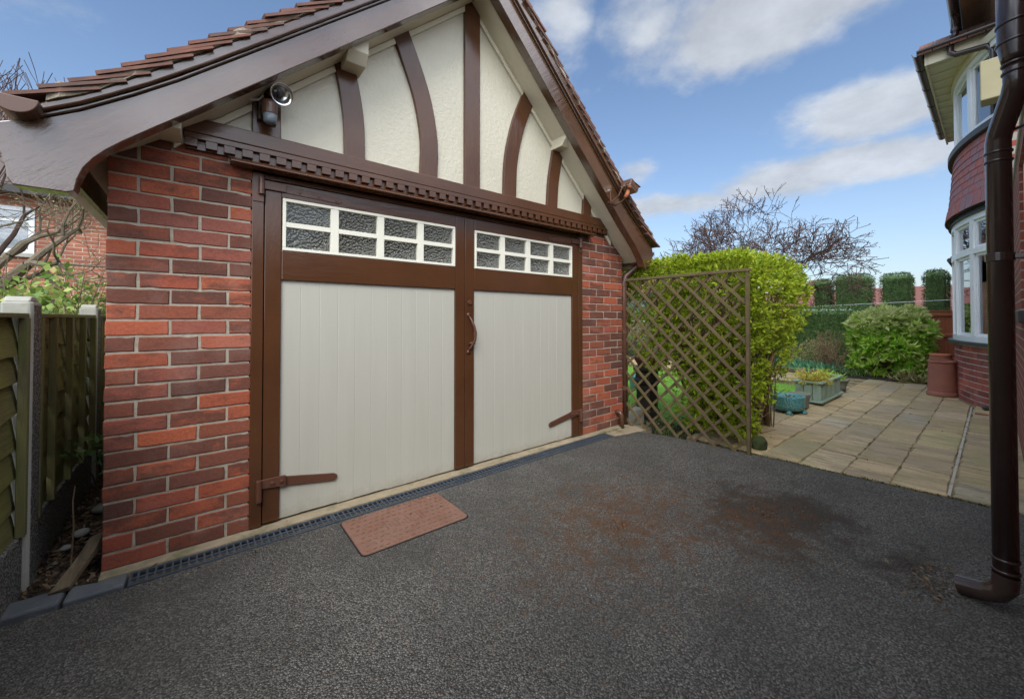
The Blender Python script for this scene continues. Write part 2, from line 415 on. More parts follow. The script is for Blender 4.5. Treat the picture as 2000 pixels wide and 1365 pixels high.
    col = t.mix(t.ramp(t.noise(22, 4, 0.7), [(0.45, 0), (0.7, 0.5)]), col, (0.18, 0.06, 0.05))
    col = t.mix(t.ramp(wv.outputs['Fac'], [(0.0, 0.0), (0.75, 0.0), (1.0, 0.6)]), col, (0.11, 0.04, 0.035))
    t.bump(wv.outputs['Fac'], 0.6, 0.03)
    MATS['far_tile'] = t.set(col, 0.85, 0.2)
    MATS['grey_tile'] = simple('dull_roof_tile', (0.15, 0.115, 0.10), (0.09, 0.07, 0.065), 9, 0.9, (30, 0.5, 0.01), stretch=(1, 3, 3))
    MATS['verge'] = simple('verge_mortar', (0.36, 0.31, 0.235), (0.22, 0.185, 0.13), 12, 0.95, (45, 0.8, 0.012), dirt=((0.055, 0.05, 0.03), 11, 0.52, 0.85))
    MATS['pvc'] = simple('brown_pvc', (0.115, 0.055, 0.032), (0.092, 0.043, 0.025), 3, 0.30, (6, 0.03, 0.004), spec=0.55, dirt=((0.10, 0.075, 0.045), 7, 0.62, 0.35))
    MATS['pvc_dark'] = simple('dark_brown_pvc', (0.040, 0.024, 0.019), (0.030, 0.018, 0.014), 3, 0.20, (6, 0.03, 0.004), spec=0.6, dirt=((0.085, 0.07, 0.05), 9, 0.64, 0.3))
    MATS['concrete'] = simple('concrete', (0.42, 0.41, 0.36), (0.33, 0.325, 0.28), 6, 0.9, (70, 0.35, 0.004), dirt=((0.19, 0.20, 0.11), 4, 0.52, 0.55))
    t = NT('pebbled_concrete')
    d = t.voro(95, 'F1')
    col = t.mix(t.ramp(d, [(0.2, 0), (0.6, 1)]), (0.27, 0.26, 0.235), (0.09, 0.088, 0.08))
    col = t.mix(t.ramp(t.noise(5, 6, 0.65), [(0.5, 0), (0.72, 0.7)]), col, (0.10, 0.115, 0.055))
    t.bump(t.math('SUBTRACT', 1.0, d), 0.8, 0.008)
    MATS['pebble'] = t.set(col, 0.9, 0.2)

    def wood(name, c1, c2, green, gamt, stretch, rough=0.85):
        t = NT(name)
        v = t.vec(stretch)
        g = t.noise(1.0, 7, 0.65, v, 0.6)
        col = t.mix(t.ramp(g, [(0.32, 0), (0.68, 1)]), c1, c2)
        col = t.mix(t.math('MULTIPLY', t.rnd(), 0.35), col, c2)
        gg = t.ramp(t.noise(3.1, 6, 0.65), [(0.36, 0.0), (0.66, 1.0)])
        col = t.mix(t.math('MULTIPLY', gg, gamt), col, green)
        t.bump(g, 0.5, 0.006)
        return t.set(col, rough, 0.2)
    MATS['fence_wood'] = wood('mossy_fence_board', (0.19, 0.16, 0.075), (0.085, 0.072, 0.038), (0.20, 0.205, 0.045), 0.65, (70, 3, 60))
    MATS['fence_batten'] = wood('mossy_fence_batten', (0.19, 0.17, 0.085), (0.10, 0.09, 0.045), (0.18, 0.185, 0.058), 0.7, (60, 60, 4))
    MATS['trellis'] = wood('weathered_trellis', (0.165, 0.115, 0.068), (0.085, 0.060, 0.038), (0.145, 0.135, 0.034), 0.5, (45, 9, 9))
    MATS['red_fence'] = wood('red_stained_fence', (0.36, 0.115, 0.055), (0.25, 0.075, 0.036), (0.30, 0.115, 0.06), 0.3, (40, 40, 3))
    MATS['plank'] = wood('old_plank', (0.20, 0.15, 0.095), (0.075, 0.055, 0.036), (0.09, 0.085, 0.05), 0.3, (30, 4, 30))
    MATS['soffit_wood'] = wood('stained_soffit_board', (0.47, 0.27, 0.15), (0.36, 0.19, 0.10), (0.33, 0.19, 0.1), 0.3, (3, 30, 30), 0.55)
    MATS['planter'] = wood('blue_green_planter', (0.30, 0.39, 0.32), (0.21, 0.28, 0.23), (0.23, 0.30, 0.19), 0.6, (40, 40, 4), 0.7)
    t = NT('teal_glaze')
    wv = t.voro(55, 'F1', t.vec((1, 1, 1.6)))
    col = t.mix(t.ramp(wv, [(0.15, 0), (0.6, 1)]), (0.13, 0.46, 0.44), (0.045, 0.20, 0.25))
    col = t.mix(t.ramp(t.noise(4, 5, 0.6), [(0.4, 0), (0.65, 0.7)]), col, (0.13, 0.24, 0.17))
    t.bump(t.math('SUBTRACT', 1.0, wv), 0.9, 0.01)
    MATS['teal'] = t.set(col, 0.32, 0.5)
    MATS['terracotta'] = simple('terracotta', (0.30, 0.115, 0.075), (0.22, 0.082, 0.056), 6, 0.72, (50, 0.2, 0.004), dirt=((0.33, 0.20, 0.15), 5, 0.6, 0.5))
    MATS['orange_clay'] = simple('orange_clay', (0.42, 0.13, 0.05), (0.33, 0.10, 0.04), 6, 0.7, (50, 0.2, 0.004))
    MATS['black_clay'] = simple('black_stoneware', (0.028, 0.022, 0.018), (0.05, 0.036, 0.027), 7, 0.45, (30, 0.25, 0.006), dirt=((0.05, 0.06, 0.03), 6, 0.6, 0.5))
    MATS['grey_stone'] = simple('grey_green_stone', (0.13, 0.14, 0.11), (0.19, 0.195, 0.16), 9, 0.85, (50, 0.4, 0.006))
    MATS['moss_stone'] = simple('mossy_stone', (0.055, 0.075, 0.02), (0.03, 0.035, 0.016), 18, 0.95, (60, 0.8, 0.012))
    MATS['soil'] = simple('dark_soil', (0.028, 0.021, 0.014), (0.058, 0.043, 0.027), 12, 0.95, (45, 1.0, 0.03), dirt=((0.035, 0.045, 0.015), 5, 0.58, 0.6))
    MATS['lawn'] = simple('lawn_turf', (0.12, 0.25, 0.03), (0.16, 0.31, 0.045), 6, 0.9, (90, 0.8, 0.02))
    MATS['ground'] = simple('rough_ground', (0.09, 0.10, 0.035), (0.07, 0.075, 0.03), 2, 0.95, (20, 0.6, 0.03))
    MATS['upvc'] = simple('white_upvc', (0.80, 0.81, 0.82), (0.74, 0.755, 0.77), 4, 0.3, (10, 0.03, 0.002), dirt=((0.55, 0.55, 0.5), 4, 0.62, 0.3))
    MATS['cream_box'] = simple('cream_boxing', (0.34, 0.30, 0.17), (0.29, 0.255, 0.14), 4, 0.55, (30, 0.1, 0.003), dirt=((0.20, 0.20, 0.06), 9, 0.64, 0.6))
    MATS['dark_trim'] = simple('dark_trim', (0.035, 0.033, 0.033), (0.055, 0.05, 0.048), 8, 0.5, (40, 0.15, 0.003))
    MATS['lead'] = simple('lead_flashing', (0.15, 0.155, 0.165), (0.24, 0.245, 0.26), 9, 0.55, (25, 0.4, 0.006))
    MATS['slate'] = simple('dark_slate', (0.055, 0.062, 0.075), (0.085, 0.09, 0.10), 6, 0.6, (20, 0.3, 0.006))
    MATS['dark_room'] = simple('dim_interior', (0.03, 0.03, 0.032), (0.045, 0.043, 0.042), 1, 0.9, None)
    MATS['curtain'] = simple('net_curtain', (0.60, 0.62, 0.64), (0.45, 0.47, 0.5), 20, 0.9, None, stretch=(1, 1, 0.05))
    MATS['bark'] = simple('dark_bark', (0.075, 0.056, 0.042), (0.045, 0.034, 0.027), 14, 0.92, (50, 0.9, 0.01), stretch=(1, 1, 0.3))
    MATS['grey_bark'] = simple('lichened_bark', (0.19, 0.155, 0.105), (0.11, 0.085, 0.055), 9, 0.92, (40, 0.9, 0.012), dirt=((0.20, 0.20, 0.11), 5, 0.5, 0.5))
    MATS['twig'] = simple('red_brown_twig', (0.085, 0.050, 0.038), (0.05, 0.030, 0.025), 12, 0.9, None)
    MATS['dry_stem'] = simple('dry_stem', (0.30, 0.20, 0.115), (0.20, 0.125, 0.075), 12, 0.9, None)
    MATS['hedge_stem'] = simple('hedge_stem', (0.20, 0.11, 0.060), (0.12, 0.07, 0.042), 10, 0.9, None, dirt=((0.11, 0.12, 0.03), 4, 0.5, 0.7))
    MATS['cable'] = simple('pale_cable', (0.62, 0.55, 0.45), (0.5, 0.43, 0.34), 9, 0.5, None)
    MATS['chrome'] = NT('silvered_reflector').set((0.75, 0.75, 0.74), 0.18, 0.5, metal=1.0)
    MATS['lens'] = simple('pale_sensor_lens', (0.20, 0.23, 0.25), (0.14, 0.17, 0.19), 9, 0.25, None)
    MATS['white_cloth'] = simple('white_sheet', (0.75, 0.77, 0.80), (0.68, 0.70, 0.74), 3, 0.8, None)
    # obscured door glass: a rippled sheet over a dark garage
    t = NT('rippled_glass')
    h = t.math('ADD', t.voro(70, 'F1'), t.math('MULTIPLY', t.noise(55, 2, 0.5), 0.8))
    t.bump(h, 1.0, 0.05)
    t.set((0.012, 0.013, 0.015), 0.05, 1.0, 1.0)
    gl = t.n('ShaderNodeBsdfGlossy'); gl.inputs['Roughness'].default_value = 0.06; gl.inputs['Color'].default_value = (0.9, 0.95, 1, 1)
    bn = [n for n in t.t.nodes if n.type == 'BUMP'][0]; t.l(bn.outputs[0], gl.inputs['Normal'])
    mx = t.n('ShaderNodeMixShader'); mx.inputs[0].default_value = 0.17
    t.l(t.b.outputs[0], mx.inputs[1]); t.l(gl.outputs[0], mx.inputs[2]); t.l(mx.outputs[0], t.out.inputs[0])
    MATS['obscure'] = t.m
    t = NT('window_glass')
    t.bump(t.noise(2.0, 2, 0.5), 0.03, 0.01)
    fr = t.n('ShaderNodeFresnel'); fr.inputs[0].default_value = 1.55
    gl = t.n('ShaderNodeBsdfGlossy'); gl.inputs['Roughness'].default_value = 0.02; gl.inputs['Color'].default_value = (0.95, 0.97, 1, 1)
    tr = t.n('ShaderNodeBsdfTransparent'); tr.inputs[0].default_value = (0.86, 0.9, 0.9, 1)
    mx = t.n('ShaderNodeMixShader')
    t.l(t.math('MINIMUM', t.math('ADD', t.math('MULTIPLY', fr.outputs[0], 1.5), 0.06), 1.0), mx.inputs[0]); t.l(tr.outputs[0], mx.inputs[1]); t.l(gl.outputs[0], mx.inputs[2])
    t.l(mx.outputs[0], t.out.inputs[0])
    MATS['glass'] = t.m

    def leaf(name, stops, trans=0.35, rough=0.5):
        t = NT(name)
        col = t.ramp(t.island(), stops)
        t.set(col, rough, 0.35)
        tl = t.n('ShaderNodeBsdfTranslucent'); t.l(col, tl.inputs[0])
        mx = t.n('ShaderNodeMixShader'); mx.inputs[0].default_value = trans
        t.l(t.b.outputs[0], mx.inputs[1]); t.l(tl.outputs[0], mx.inputs[2]); t.l(mx.outputs[0], t.out.inputs[0])
        MATS[name] = t.m
    leaf('privet_leaf', [(0.0, (0.20, 0.29, 0.020)), (0.4, (0.38, 0.49, 0.030)), (0.85, (0.52, 0.60, 0.05)), (1.0, (0.34, 0.33, 0.05))], 0.42)
    leaf('bright_leaf', [(0.0, (0.172, 0.389, 0.036)), (0.45, (0.374, 0.661, 0.057)), (0.8, (0.575, 0.750, 0.115)), (1.0, (0.750, 0.750, 0.316))], 0.4)
    leaf('pale_leaf', [(0.0, (0.360, 0.480, 0.096)), (0.5, (0.600, 0.660, 0.240)), (1.0, (0.792, 0.792, 0.432))])
    leaf('dark_leaf', [(0.0, (0.049, 0.112, 0.032)), (0.5, (0.101, 0.191, 0.049)), (1.0, (0.169, 0.246, 0.068))], 0.15)
    leaf('yew_leaf', [(0.0, (0.044, 0.102, 0.031)), (0.6, (0.089, 0.167, 0.050)), (0.95, (0.144, 0.211, 0.067)), (1.0, (0.267, 0.200, 0.089))], 0.1)
    leaf('ivy_leaf', [(0.0, (0.084, 0.168, 0.034)), (0.5, (0.202, 0.319, 0.050)), (0.85, (0.403, 0.487, 0.134)), (1.0, (0.571, 0.420, 0.202))], 0.25)
    leaf('bluegreen_leaf', [(0.0, (0.138, 0.353, 0.190)), (0.6, (0.214, 0.504, 0.277)), (1.0, (0.328, 0.630, 0.353))], 0.25)
    leaf('gold_leaf', [(0.0, (0.439, 0.355, 0.051)), (0.5, (0.727, 0.575, 0.060)), (1.0, (0.608, 0.642, 0.135))], 0.3)
    leaf('rust_leaf', [(0.0, (0.09, 0.035, 0.022)), (0.6, (0.15, 0.06, 0.035)), (1.0, (0.20, 0.10, 0.05))], 0.2)
    leaf('olive_bud', [(0.0, (0.252, 0.235, 0.084)), (0.6, (0.386, 0.370, 0.151)), (1.0, (0.504, 0.403, 0.218))], 0.25)
    leaf('moss_leaf', [(0.0, (0.03, 0.03, 0.012)), (0.6, (0.075, 0.085, 0.02)), (1.0, (0.15, 0.16, 0.04))], 0.1, 0.9)
    leaf('crumb', [(0.0, (0.05, 0.028, 0.016)), (0.5, (0.13, 0.062, 0.028)), (1.0, (0.25, 0.12, 0.05))], 0.0, 0.95)
    leaf('litter', [(0.0, (0.05, 0.032, 0.02)), (0.5, (0.12, 0.075, 0.04)), (0.85, (0.20, 0.13, 0.07)), (1.0, (0.30, 0.26, 0.2))], 0.05, 0.8)
    leaf('grass_blade', [(0.0, (0.119, 0.281, 0.032)), (0.6, (0.216, 0.454, 0.054)), (1.0, (0.346, 0.583, 0.108))], 0.3)
    leaf('grit', [(0.0, (0.05, 0.05, 0.05)), (0.6, (0.14, 0.13, 0.12)), (1.0, (0.42, 0.40, 0.37))], 0.0, 0.9)


def loc_vec(t):
    return t.vec((1, 1, 1), loc=(7.7, 3.1, 0))


make_materials()

# ------------------------------------------------------------------ mesh helpers


class MB:
    """Collects shapes, then links them as one mesh object."""
    def __init__(self): self.v, self.f = [], []

    def add(self, vs, fs):
        o = len(self.v); self.v += [tuple(x) for x in vs]; self.f += [tuple(o + i for i in f) for f in fs]; return self

    def box(self, x0, x1, y0, y1, z0, z1):
        vs = [(x, y, z) for x in (x0, x1) for y in (y0, y1) for z in (z0, z1)]
        return self.add(vs, [(0, 1, 3, 2), (4, 6, 7, 5), (0, 4, 5, 1), (2, 3, 7, 6), (0, 2, 6, 4), (1, 5, 7, 3)])

    def obox(self, c, ax, ay, az):
        c, ax, ay, az = (Vector(q) for q in (c, ax, ay, az))
        vs = [c + ax * i + ay * j + az * k for i in (-1, 1) for j in (-1, 1) for k in (-1, 1)]
        return self.add(vs, [(0, 1, 3, 2), (4, 6, 7, 5), (0, 4, 5, 1), (2, 3, 7, 6), (0, 2, 6, 4), (1, 5, 7, 3)])

    def prism_y(self, poly, y0, y1):
        """poly of (x, z) pushed from y0 to y1."""
        n = len(poly)
        vs = [(x, y0, z) for x, z in poly] + [(x, y1, z) for x, z in poly]
        fs = [tuple(range(n)), tuple(range(2 * n - 1, n - 1, -1))] + [(i, n + i, n + (i + 1) % n, (i + 1) % n) for i in range(n)]
        return self.add(vs, fs)

    def prism_z(self, poly, z0, z1):
        n = len(poly)
        vs = [(x, y, z0) for x, y in poly] + [(x, y, z1) for x, y in poly]
        fs = [tuple(range(n - 1, -1, -1)), tuple(range(n, 2 * n))] + [(i, (i + 1) % n, n + (i + 1) % n, n + i) for i in range(n)]
        return self.add(vs, fs)

    def prism_x(self, poly, x0, x1):
        n = len(poly)
        vs = [(x0, y, z) for y, z in poly] + [(x1, y, z) for y, z in poly]
        fs = [tuple(range(n)), tuple(range(2 * n - 1, n - 1, -1))] + [(i, n + i, n + (i + 1) % n, (i + 1) % n) for i in range(n)]
        return self.add(vs, fs)

    def strip(self, ring_pairs):
        """list of closed rings (equal length) lofted one to the next, capped."""
        o = len(self.v); n = len(ring_pairs[0])
        for r in ring_pairs: self.v += [tuple(p) for p in r]
        for k in range(len(ring_pairs) - 1):
            a, b = o + k * n, o + (k + 1) * n
            for i in range(n): self.f.append((a + i, a + (i + 1) % n, b + (i + 1) % n, b + i))
        self.f.append(tuple(o + n - 1 - i for i in range(n)))
        e = o + (len(ring_pairs) - 1) * n
        self.f.append(tuple(e + i for i in range(n)))
        return self

    def tube(self, pts, r, seg=8, caps=True):
        pts = [Vector(p) for p in pts]
        rs = r if isinstance(r, (list, tuple)) else [r] * len(pts)
        o = len(self.v); up = None
        for i, p in enumerate(pts):
            t = (pts[min(i + 1, len(pts) - 1)] - pts[max(i - 1, 0)])
            t = t.normalized() if t.length > 1e-9 else Vector((0, 0, 1))
            if up is None:
                up = Vector((0, 0, 1)) if abs(t.z) < 0.9 else Vector((1, 0, 0))
            s = t.cross(up)
            if s.length < 1e-6: s = t.orthogonal()
            s.normalize(); up = s.cross(t).normalized()
            for k in range(seg):
                a = 2 * math.pi * k / seg
                self.v.append(tuple(p + (s * math.cos(a) + up * math.sin(a)) * rs[i]))
        for i in range(len(pts) - 1):
            for k in range(seg):
                a, b = o + i * seg, o + (i + 1) * seg
                self.f.append((a + k, a + (k + 1) % seg, b + (k + 1) % seg, b + k))
        if caps:
            self.f.append(tuple(o + seg - 1 - k for k in range(seg)))
            e = o + (len(pts) - 1) * seg
            self.f.append(tuple(e + k for k in range(seg)))
        return self

    def lathe(self, c, prof, seg=24, sx=1.0, sy=1.0, cap=True):
        """prof: (radius, z) pairs from bottom up round (c.x, c.y)."""
        rings = [[(c[0] + r * sx * math.cos(2 * math.pi * k / seg), c[1] + r * sy * math.sin(2 * math.pi * k / seg), c[2] + z) for k in range(seg)] for r, z in prof]
        return self.strip(rings)

    def mesh(self, name, smooth=False):
        me = bpy.data.meshes.new(name); me.from_pydata(self.v, [], self.f); me.update()
        bm = bmesh.new(); bm.from_mesh(me); bmesh.ops.recalc_face_normals(bm, faces=bm.faces); bm.to_mesh(me); bm.free()
        if smooth: me.polygons.foreach_set('use_smooth', [True] * len(me.polygons))
        return me

    def build(self, name, mat, parent=None, smooth=False, bevel=0.0, origin=None):
        me = self.mesh(name, smooth)
        me.materials.append(MATS[mat])
        return place(name, me, parent, bevel=bevel)


def world_of(o):
    m = Matrix.Identity(4)
    while o is not None:
        m = o.matrix_parent_inverse @ o.matrix_basis @ m if o.parent else o.matrix_basis @ m
        o = o.parent
    return m


def place(name, me, parent=None, loc=None, rot=None, bevel=0.0, scale=None):
    """Links mesh data as an object; loc/rot are in world space even under a parent."""
    o = bpy.data.objects.new(name, me)
    COL.objects.link(o)
    if loc is not None: o.location = loc
    if rot is not None: o.rotation_euler = rot
    if scale is not None: o.scale = scale
    if parent is not None:
        o.parent = parent
        o.matrix_parent_inverse = world_of(parent).inverted()
    if bevel:
        b = o.modifiers.new('bevel', 'BEVEL'); b.width = bevel; b.segments = 2; b.limit_method = 'ANGLE'; b.angle_limit = R(38)
        b.harden_normals = False
    return o


def tag(o, label, cat, group=None):
    o['label'] = label; o['category'] = cat
    if group: o['group'] = group
    return o


def thing(name, label, cat, loc=(0, 0, 0), group=None):
    o = bpy.data.objects.new(name, None); COL.objects.link(o)
    o.location = loc; o.empty_display_size = 0.1
    return tag(o, label, cat, group)


def structure(o): o['kind'] = 'structure'; return o
def stuff(o): o['kind'] = 'stuff'; return o


def leaves(name, mat, parent, base, axis, length, width, roll=None, fold=0.25, droop=0.0):
    """Many leaves in one mesh: arrays of base points, unit axes, lengths, widths."""
    n = len(base)
    ref = rng.normal(size=(n, 3))
    side = np.cross(axis, ref); side /= np.linalg.norm(side, axis=1)[:, None] + 1e-9
    nor = np.cross(side, axis)
    L = np.broadcast_to(length, (n,))[:, None]; W = np.broadcast_to(width, (n,))[:, None]
    mid = base + axis * L * 0.5 + nor * L * fold * 0.25
    tip = base + axis * L - nor * L * droop
    V = np.empty((n, 4, 3))
    V[:, 0] = base; V[:, 1] = mid + side * W * 0.5; V[:, 2] = tip; V[:, 3] = mid - side * W * 0.5
    F = np.empty((n, 2, 3), dtype=np.int32); b = np.arange(n)[:, None] * 4
    F[:, 0] = b + np.array([0, 1, 2]); F[:, 1] = b + np.array([0, 2, 3])
    me = bpy.data.meshes.new(name)
    me.vertices.add(n * 4); me.vertices.foreach_set('co', V.reshape(-1))
    me.loops.add(n * 6); me.loops.foreach_set('vertex_index', F.reshape(-1))
    me.polygons.add(n * 2); me.polygons.foreach_set('loop_start', np.arange(0, n * 6, 3)); me.polygons.foreach_set('loop_total', np.full(n * 2, 3))
    me.update(calc_edges=True); me.validate()
    me.materials.append(MATS[mat])
    o = place(name, me, parent)
    if name == 'buds': o['kind'] = 'stuff'                          # too small to pick apart
    return o


def unit(a): return a / (np.linalg.norm(a, axis=1)[:, None] + 1e-9)


def sprouts(pts, out, per, spread, tilt=0.8):
    """Star-like leaf sprouts: repeats each point, axes fan round the outward direction."""
    n = len(pts)
    b = np.repeat(pts, per, 0); o = np.repeat(out, per, 0)
    ax = unit(o * tilt + rng.normal(size=(n * per, 3)) * spread)
    return b, ax


# brick kinds share a few slightly uneven meshes
BRICKS = {}


def brick_mesh(kind, L, H=0.065, D=0.05, nvar=9):
    if kind not in BRICKS:
        out = []
        for k in range(nvar):
            m = MB(); ring = []
            n1 = 6 if L > 0.15 else 4
            for i in range(n1): ring.append((-L / 2 + L * i / n1, -H / 2))
            for i in range(2): ring.append((L / 2, -H / 2 + H * i / 2))
            for i in range(n1): ring.append((L / 2 - L * i / n1, H / 2))
            for i in range(2): ring.append((-L / 2, H / 2 - H * i / 2))
            ring = [(x + random.uniform(-1, 1) * 0.0016, z + random.uniform(-1, 1) * 0.0012) for x, z in ring]
            if random.random() < 0.5:                                # a chipped arris
                q = random.randrange(len(ring)); ring[q] = (ring[q][0] * 0.985, ring[q][1] * 0.86)
            inn = [(x - 0.0032 * (1 if x > 0 else -1) * (abs(x) > L / 2 - 0.01), z - 0.0032 * (1 if z > 0 else -1) * (abs(z) > H / 2 - 0.01)) for x, z in ring]
            # front and back alike, so that the piece can face either way
            m.strip([[(x, -D / 2, z) for x, z in inn], [(x, -D / 2 + 0.003, z) for x, z in ring], [(x, D / 2 - 0.003, z) for x, z in ring], [(x, D / 2, z) for x, z in inn]])
            me = m.mesh('brick_' + kind)
            out.append(me)
        BRICKS[kind] = out
    return random.choice(BRICKS[kind])


def lay_brick(parent, L, c, rotz=0.0, mat='brick', D=0.05):
    kind = '%s%d_%d' % (mat, round(L * 1000), round(D * 1000))
    me = brick_mesh(kind, L, D=D)
    if not me.materials: me.materials.append(MATS[mat])
    return place('brick', me, parent, loc=c, rot=(random.uniform(-1, 1) * 0.004, random.uniform(-1, 1) * 0.005, rotz + random.uniform(-1, 1) * 0.004))


# ================================================================== SETTING
structure(MB().box(-60, 90, -60, 120, -0.40, -0.20).build('ground', 'ground'))
# the drive: a gently uneven sheet
def sheet(x0, x1, y0, y1, z, nx, ny, amp, seedv):
    m = MB()
    for j in range(ny + 1):
        for i in range(nx + 1):
            x = x0 + (x1 - x0) * i / nx; y = y0 + (y1 - y0) * j / ny
            m.v.append((x, y, z + amp * (math.sin(x * 1.7 + seedv) * math.cos(y * 2.1 + seedv) + 0.5 * math.sin(x * 4.1 + y * 3.3))))
    for j in range(ny):
        for i in range(nx):
            a = j * (nx + 1) + i; m.f.append((a, a + 1, a + nx + 2, a + nx + 1))
    return m


drive = MB()
pts_edge = [(-9, -0.185), (0.07, -0.192), (3.43, -0.192), (3.62, -0.235), (3.77, -0.25), (3.86, -0.55), (3.93, -1.05), (3.955, -1.30), (3.99, -1.8), (4.045, -2.4), (4.07, -2.62), (4.07, -3.4), (-9, -3.4)]
me_top = []
drive.prism_z(list(reversed(pts_edge)), -0.12, -0.012)
o = drive.build('driveway', 'asphalt'); structure(o)
structure(MB().box(-0.03, 3.80, -0.074, 0.03, -0.10, -0.001).build('garage_threshold', 'threshold'))
structure(MB().box(3.46, 4.0, -0.26, 0.6, -0.12, -0.014).build('gully_surround', 'threshold'))
structure(MB().box(-0.30, -0.03, -0.06, 7.0, -0.15, -0.02).build('soil_strip', 'soil'))
structure(MB().box(-1.3, -0.30, -5, 9.0, -0.15, 0.05).build('neighbour_soil', 'soil'))
structure(MB().box(3.94, 8.62, -0.66, 7.0, -0.20, -0.075).build('lawn', 'lawn'))
structure(MB().box(9.95, 22, -2.2, 12.0, -0.20, 0.015).build('flower_bed', 'soil'))
structure(MB().box(3.80, 4.5, -1.20, 0.7, -0.2, -0.065).build('hedge_bed', 'soil'))

# patio: bedding with every slab its own piece
patio = structure(MB().prism_z([(3.955, -1.30), (3.94, -0.66), (8.62, -0.66), (8.62, 6.5), (9.95, 6.5), (9.95, -2.2), (12, -2.2), (12, -2.7), (4.06, -2.7), (4.045, -2.4), (3.99, -1.8)], -0.15, -0.008).build('patio', 'joint'))
SLABS = {}


def slab(x0, x1, y0, y1, cut=None):
    g = 0.0036
    m = MB()
    n = 6
    ring = []
    def jit(): return random.uniform(-0.0095, 0.0055)
    def drive_x(y):
        e = [(-0.66, 3.94), (-1.30, 3.955), (-1.8, 3.99), (-2.4, 4.045), (-2.7, 4.07)]
        for (ya, xa), (yb, xb) in zip(e, e[1:]):
            if ya >= y >= yb: return xa + (xb - xa) * (ya - y) / (ya - yb)
        return e[-1][1]
    xl = [(drive_x(y0) + 0.004 if cut else x0 + g + 0.003), (drive_x(y1) + 0.004 if cut else x0 + g + 0.003)]
    for i in range(n): ring.append((xl[0] + (x1 - g - xl[0]) * i / n, y0 + g + jit()))
    for i in range(3): ring.append((x1 - g - 0.003 + jit(), y0 + g + (y1 - y0 - 2 * g) * i / 3))
    for i in range(n): ring.append((x1 - g + (xl[1] - x1 + g) * i / n, y1 - g + jit()))
    for i in range(3): ring.append((xl[1] + (xl[0] - xl[1]) * i / 3 + jit() * 0.6, y1 - g + (y0 - y1 + 2 * g) * i / 3))
    cx = sum(p[0] for p in ring) / len(ring); cy = sum(p[1] for p in ring) / len(ring)
    top = random.uniform(-0.005, 0.005); tx, ty = random.uniform(-1, 1) * 0.010, random.uniform(-1, 1) * 0.014
    zz = lambda x, y, d: top + tx * (x - cx) + ty * (y - cy) - d
    r0 = [(x, y, zz(x, y, 0.035)) for x, y in ring]
    r1 = [(x, y, zz(x, y, 0.006)) for x, y in ring]
    r2 = [(x + (cx - x) * 0.022, y + (cy - y) * 0.035, zz(x, y, 0.0)) for x, y in ring]
    m.strip([r0, r1, r2])
    m.build('slab', 'slab', patio)


rows = [((-1.035, -0.66), [3.95, 4.35, 4.8, 5.35, 5.95, 6.4, 6.95, 7.45, 8.0, 8.62]),
        ((-1.29, -1.035), [3.95, 4.25, 4.72, 5.15, 5.6, 6.2, 6.65, 7.2, 7.7, 8.3, 8.9, 9.4, 9.95]),
        ((-1.541, -1.29), [3.95, 4.076, 4.703, 5.02, 5.5, 6.05, 6.5, 7.1, 7.62, 8.2, 8.7, 9.3, 9.95]),
        ((-1.80, -1.541), [3.97, 4.529, 4.85, 5.299, 5.9, 6.34, 6.8, 7.4, 7.95, 8.4, 9.0, 9.5, 9.95]),
        ((-2.053, -1.80), [3.99, 4.19, 4.49, 5.05, 5.333, 6.0, 6.266, 6.9, 7.3, 7.9, 8.4, 8.9, 9.5, 9.95]),
        ((-2.31, -2.053), [4.02, 4.539, 4.9, 5.392, 6.113, 6.866, 7.4, 7.95, 8.5, 9.1, 9.6, 9.95]),
        ((-2.69, -2.335), [4.05, 4.42, 4.86, 5.25, 5.7, 6.2, 6.6, 7.15, 7.6, 8.0])]
for (y0, y1), xs in rows:
    for i in range(len(xs) - 1):
        slab(xs[i], xs[i + 1], y0, y1, cut=(i == 0))
for j in range(12):                                                   # the path that turns along the bed
    y = -0.66 + j * 0.46
    sp = 9.1 + 0.2 * ((j * 7) % 3 - 1)
    slab(8.62, sp, y, y + 0.46); slab(sp, 9.93, y, y + 0.46)
MB().box(4.06, 8.0, -2.330, -2.3145, -0.03, -0.002).build('pointing', 'pointing', patio)

# moss and weeds in the joints and along the edge of the drive
jp = []
for (y0, y1), xs in rows:
    for k in range(170):
        x = random.uniform(4.0, 9.9); jp.append((x, y0 + random.gauss(0, 0.004)))
    for x in xs[1:]:
        for k in range(14): jp.append((x + random.gauss(0, 0.004), random.uniform(y0, y1)))
clump = [p for p in jp if math.sin(p[0] * 5.3 + p[1] * 3) + math.sin(p[0] * 13 + p[1] * 7) > 0.35]
for k in range(420):
    y = random.uniform(-2.6, -0.7); clump.append((float(np.interp(-y, [0.66, 1.30, 1.8, 2.4, 2.7], [3.94, 3.955, 3.99, 4.045, 4.07])) + random.gauss(0, 0.008), y))
cp_ = np.array([(x, y, -0.012) for x, y in clump]); cp_ = np.repeat(cp_, 3, 0) + rng.normal(size=(len(clump) * 3, 3)) * np.array([0.006, 0.006, 0.001])
n = len(cp_)
stuff(leaves('moss', 'moss_leaf', None, cp_, unit(rng.normal(size=(n, 3)) + np.array([0, 0, .8])), rng.uniform(0.006, 0.018, n), rng.uniform(0.005, 0.012, n)))

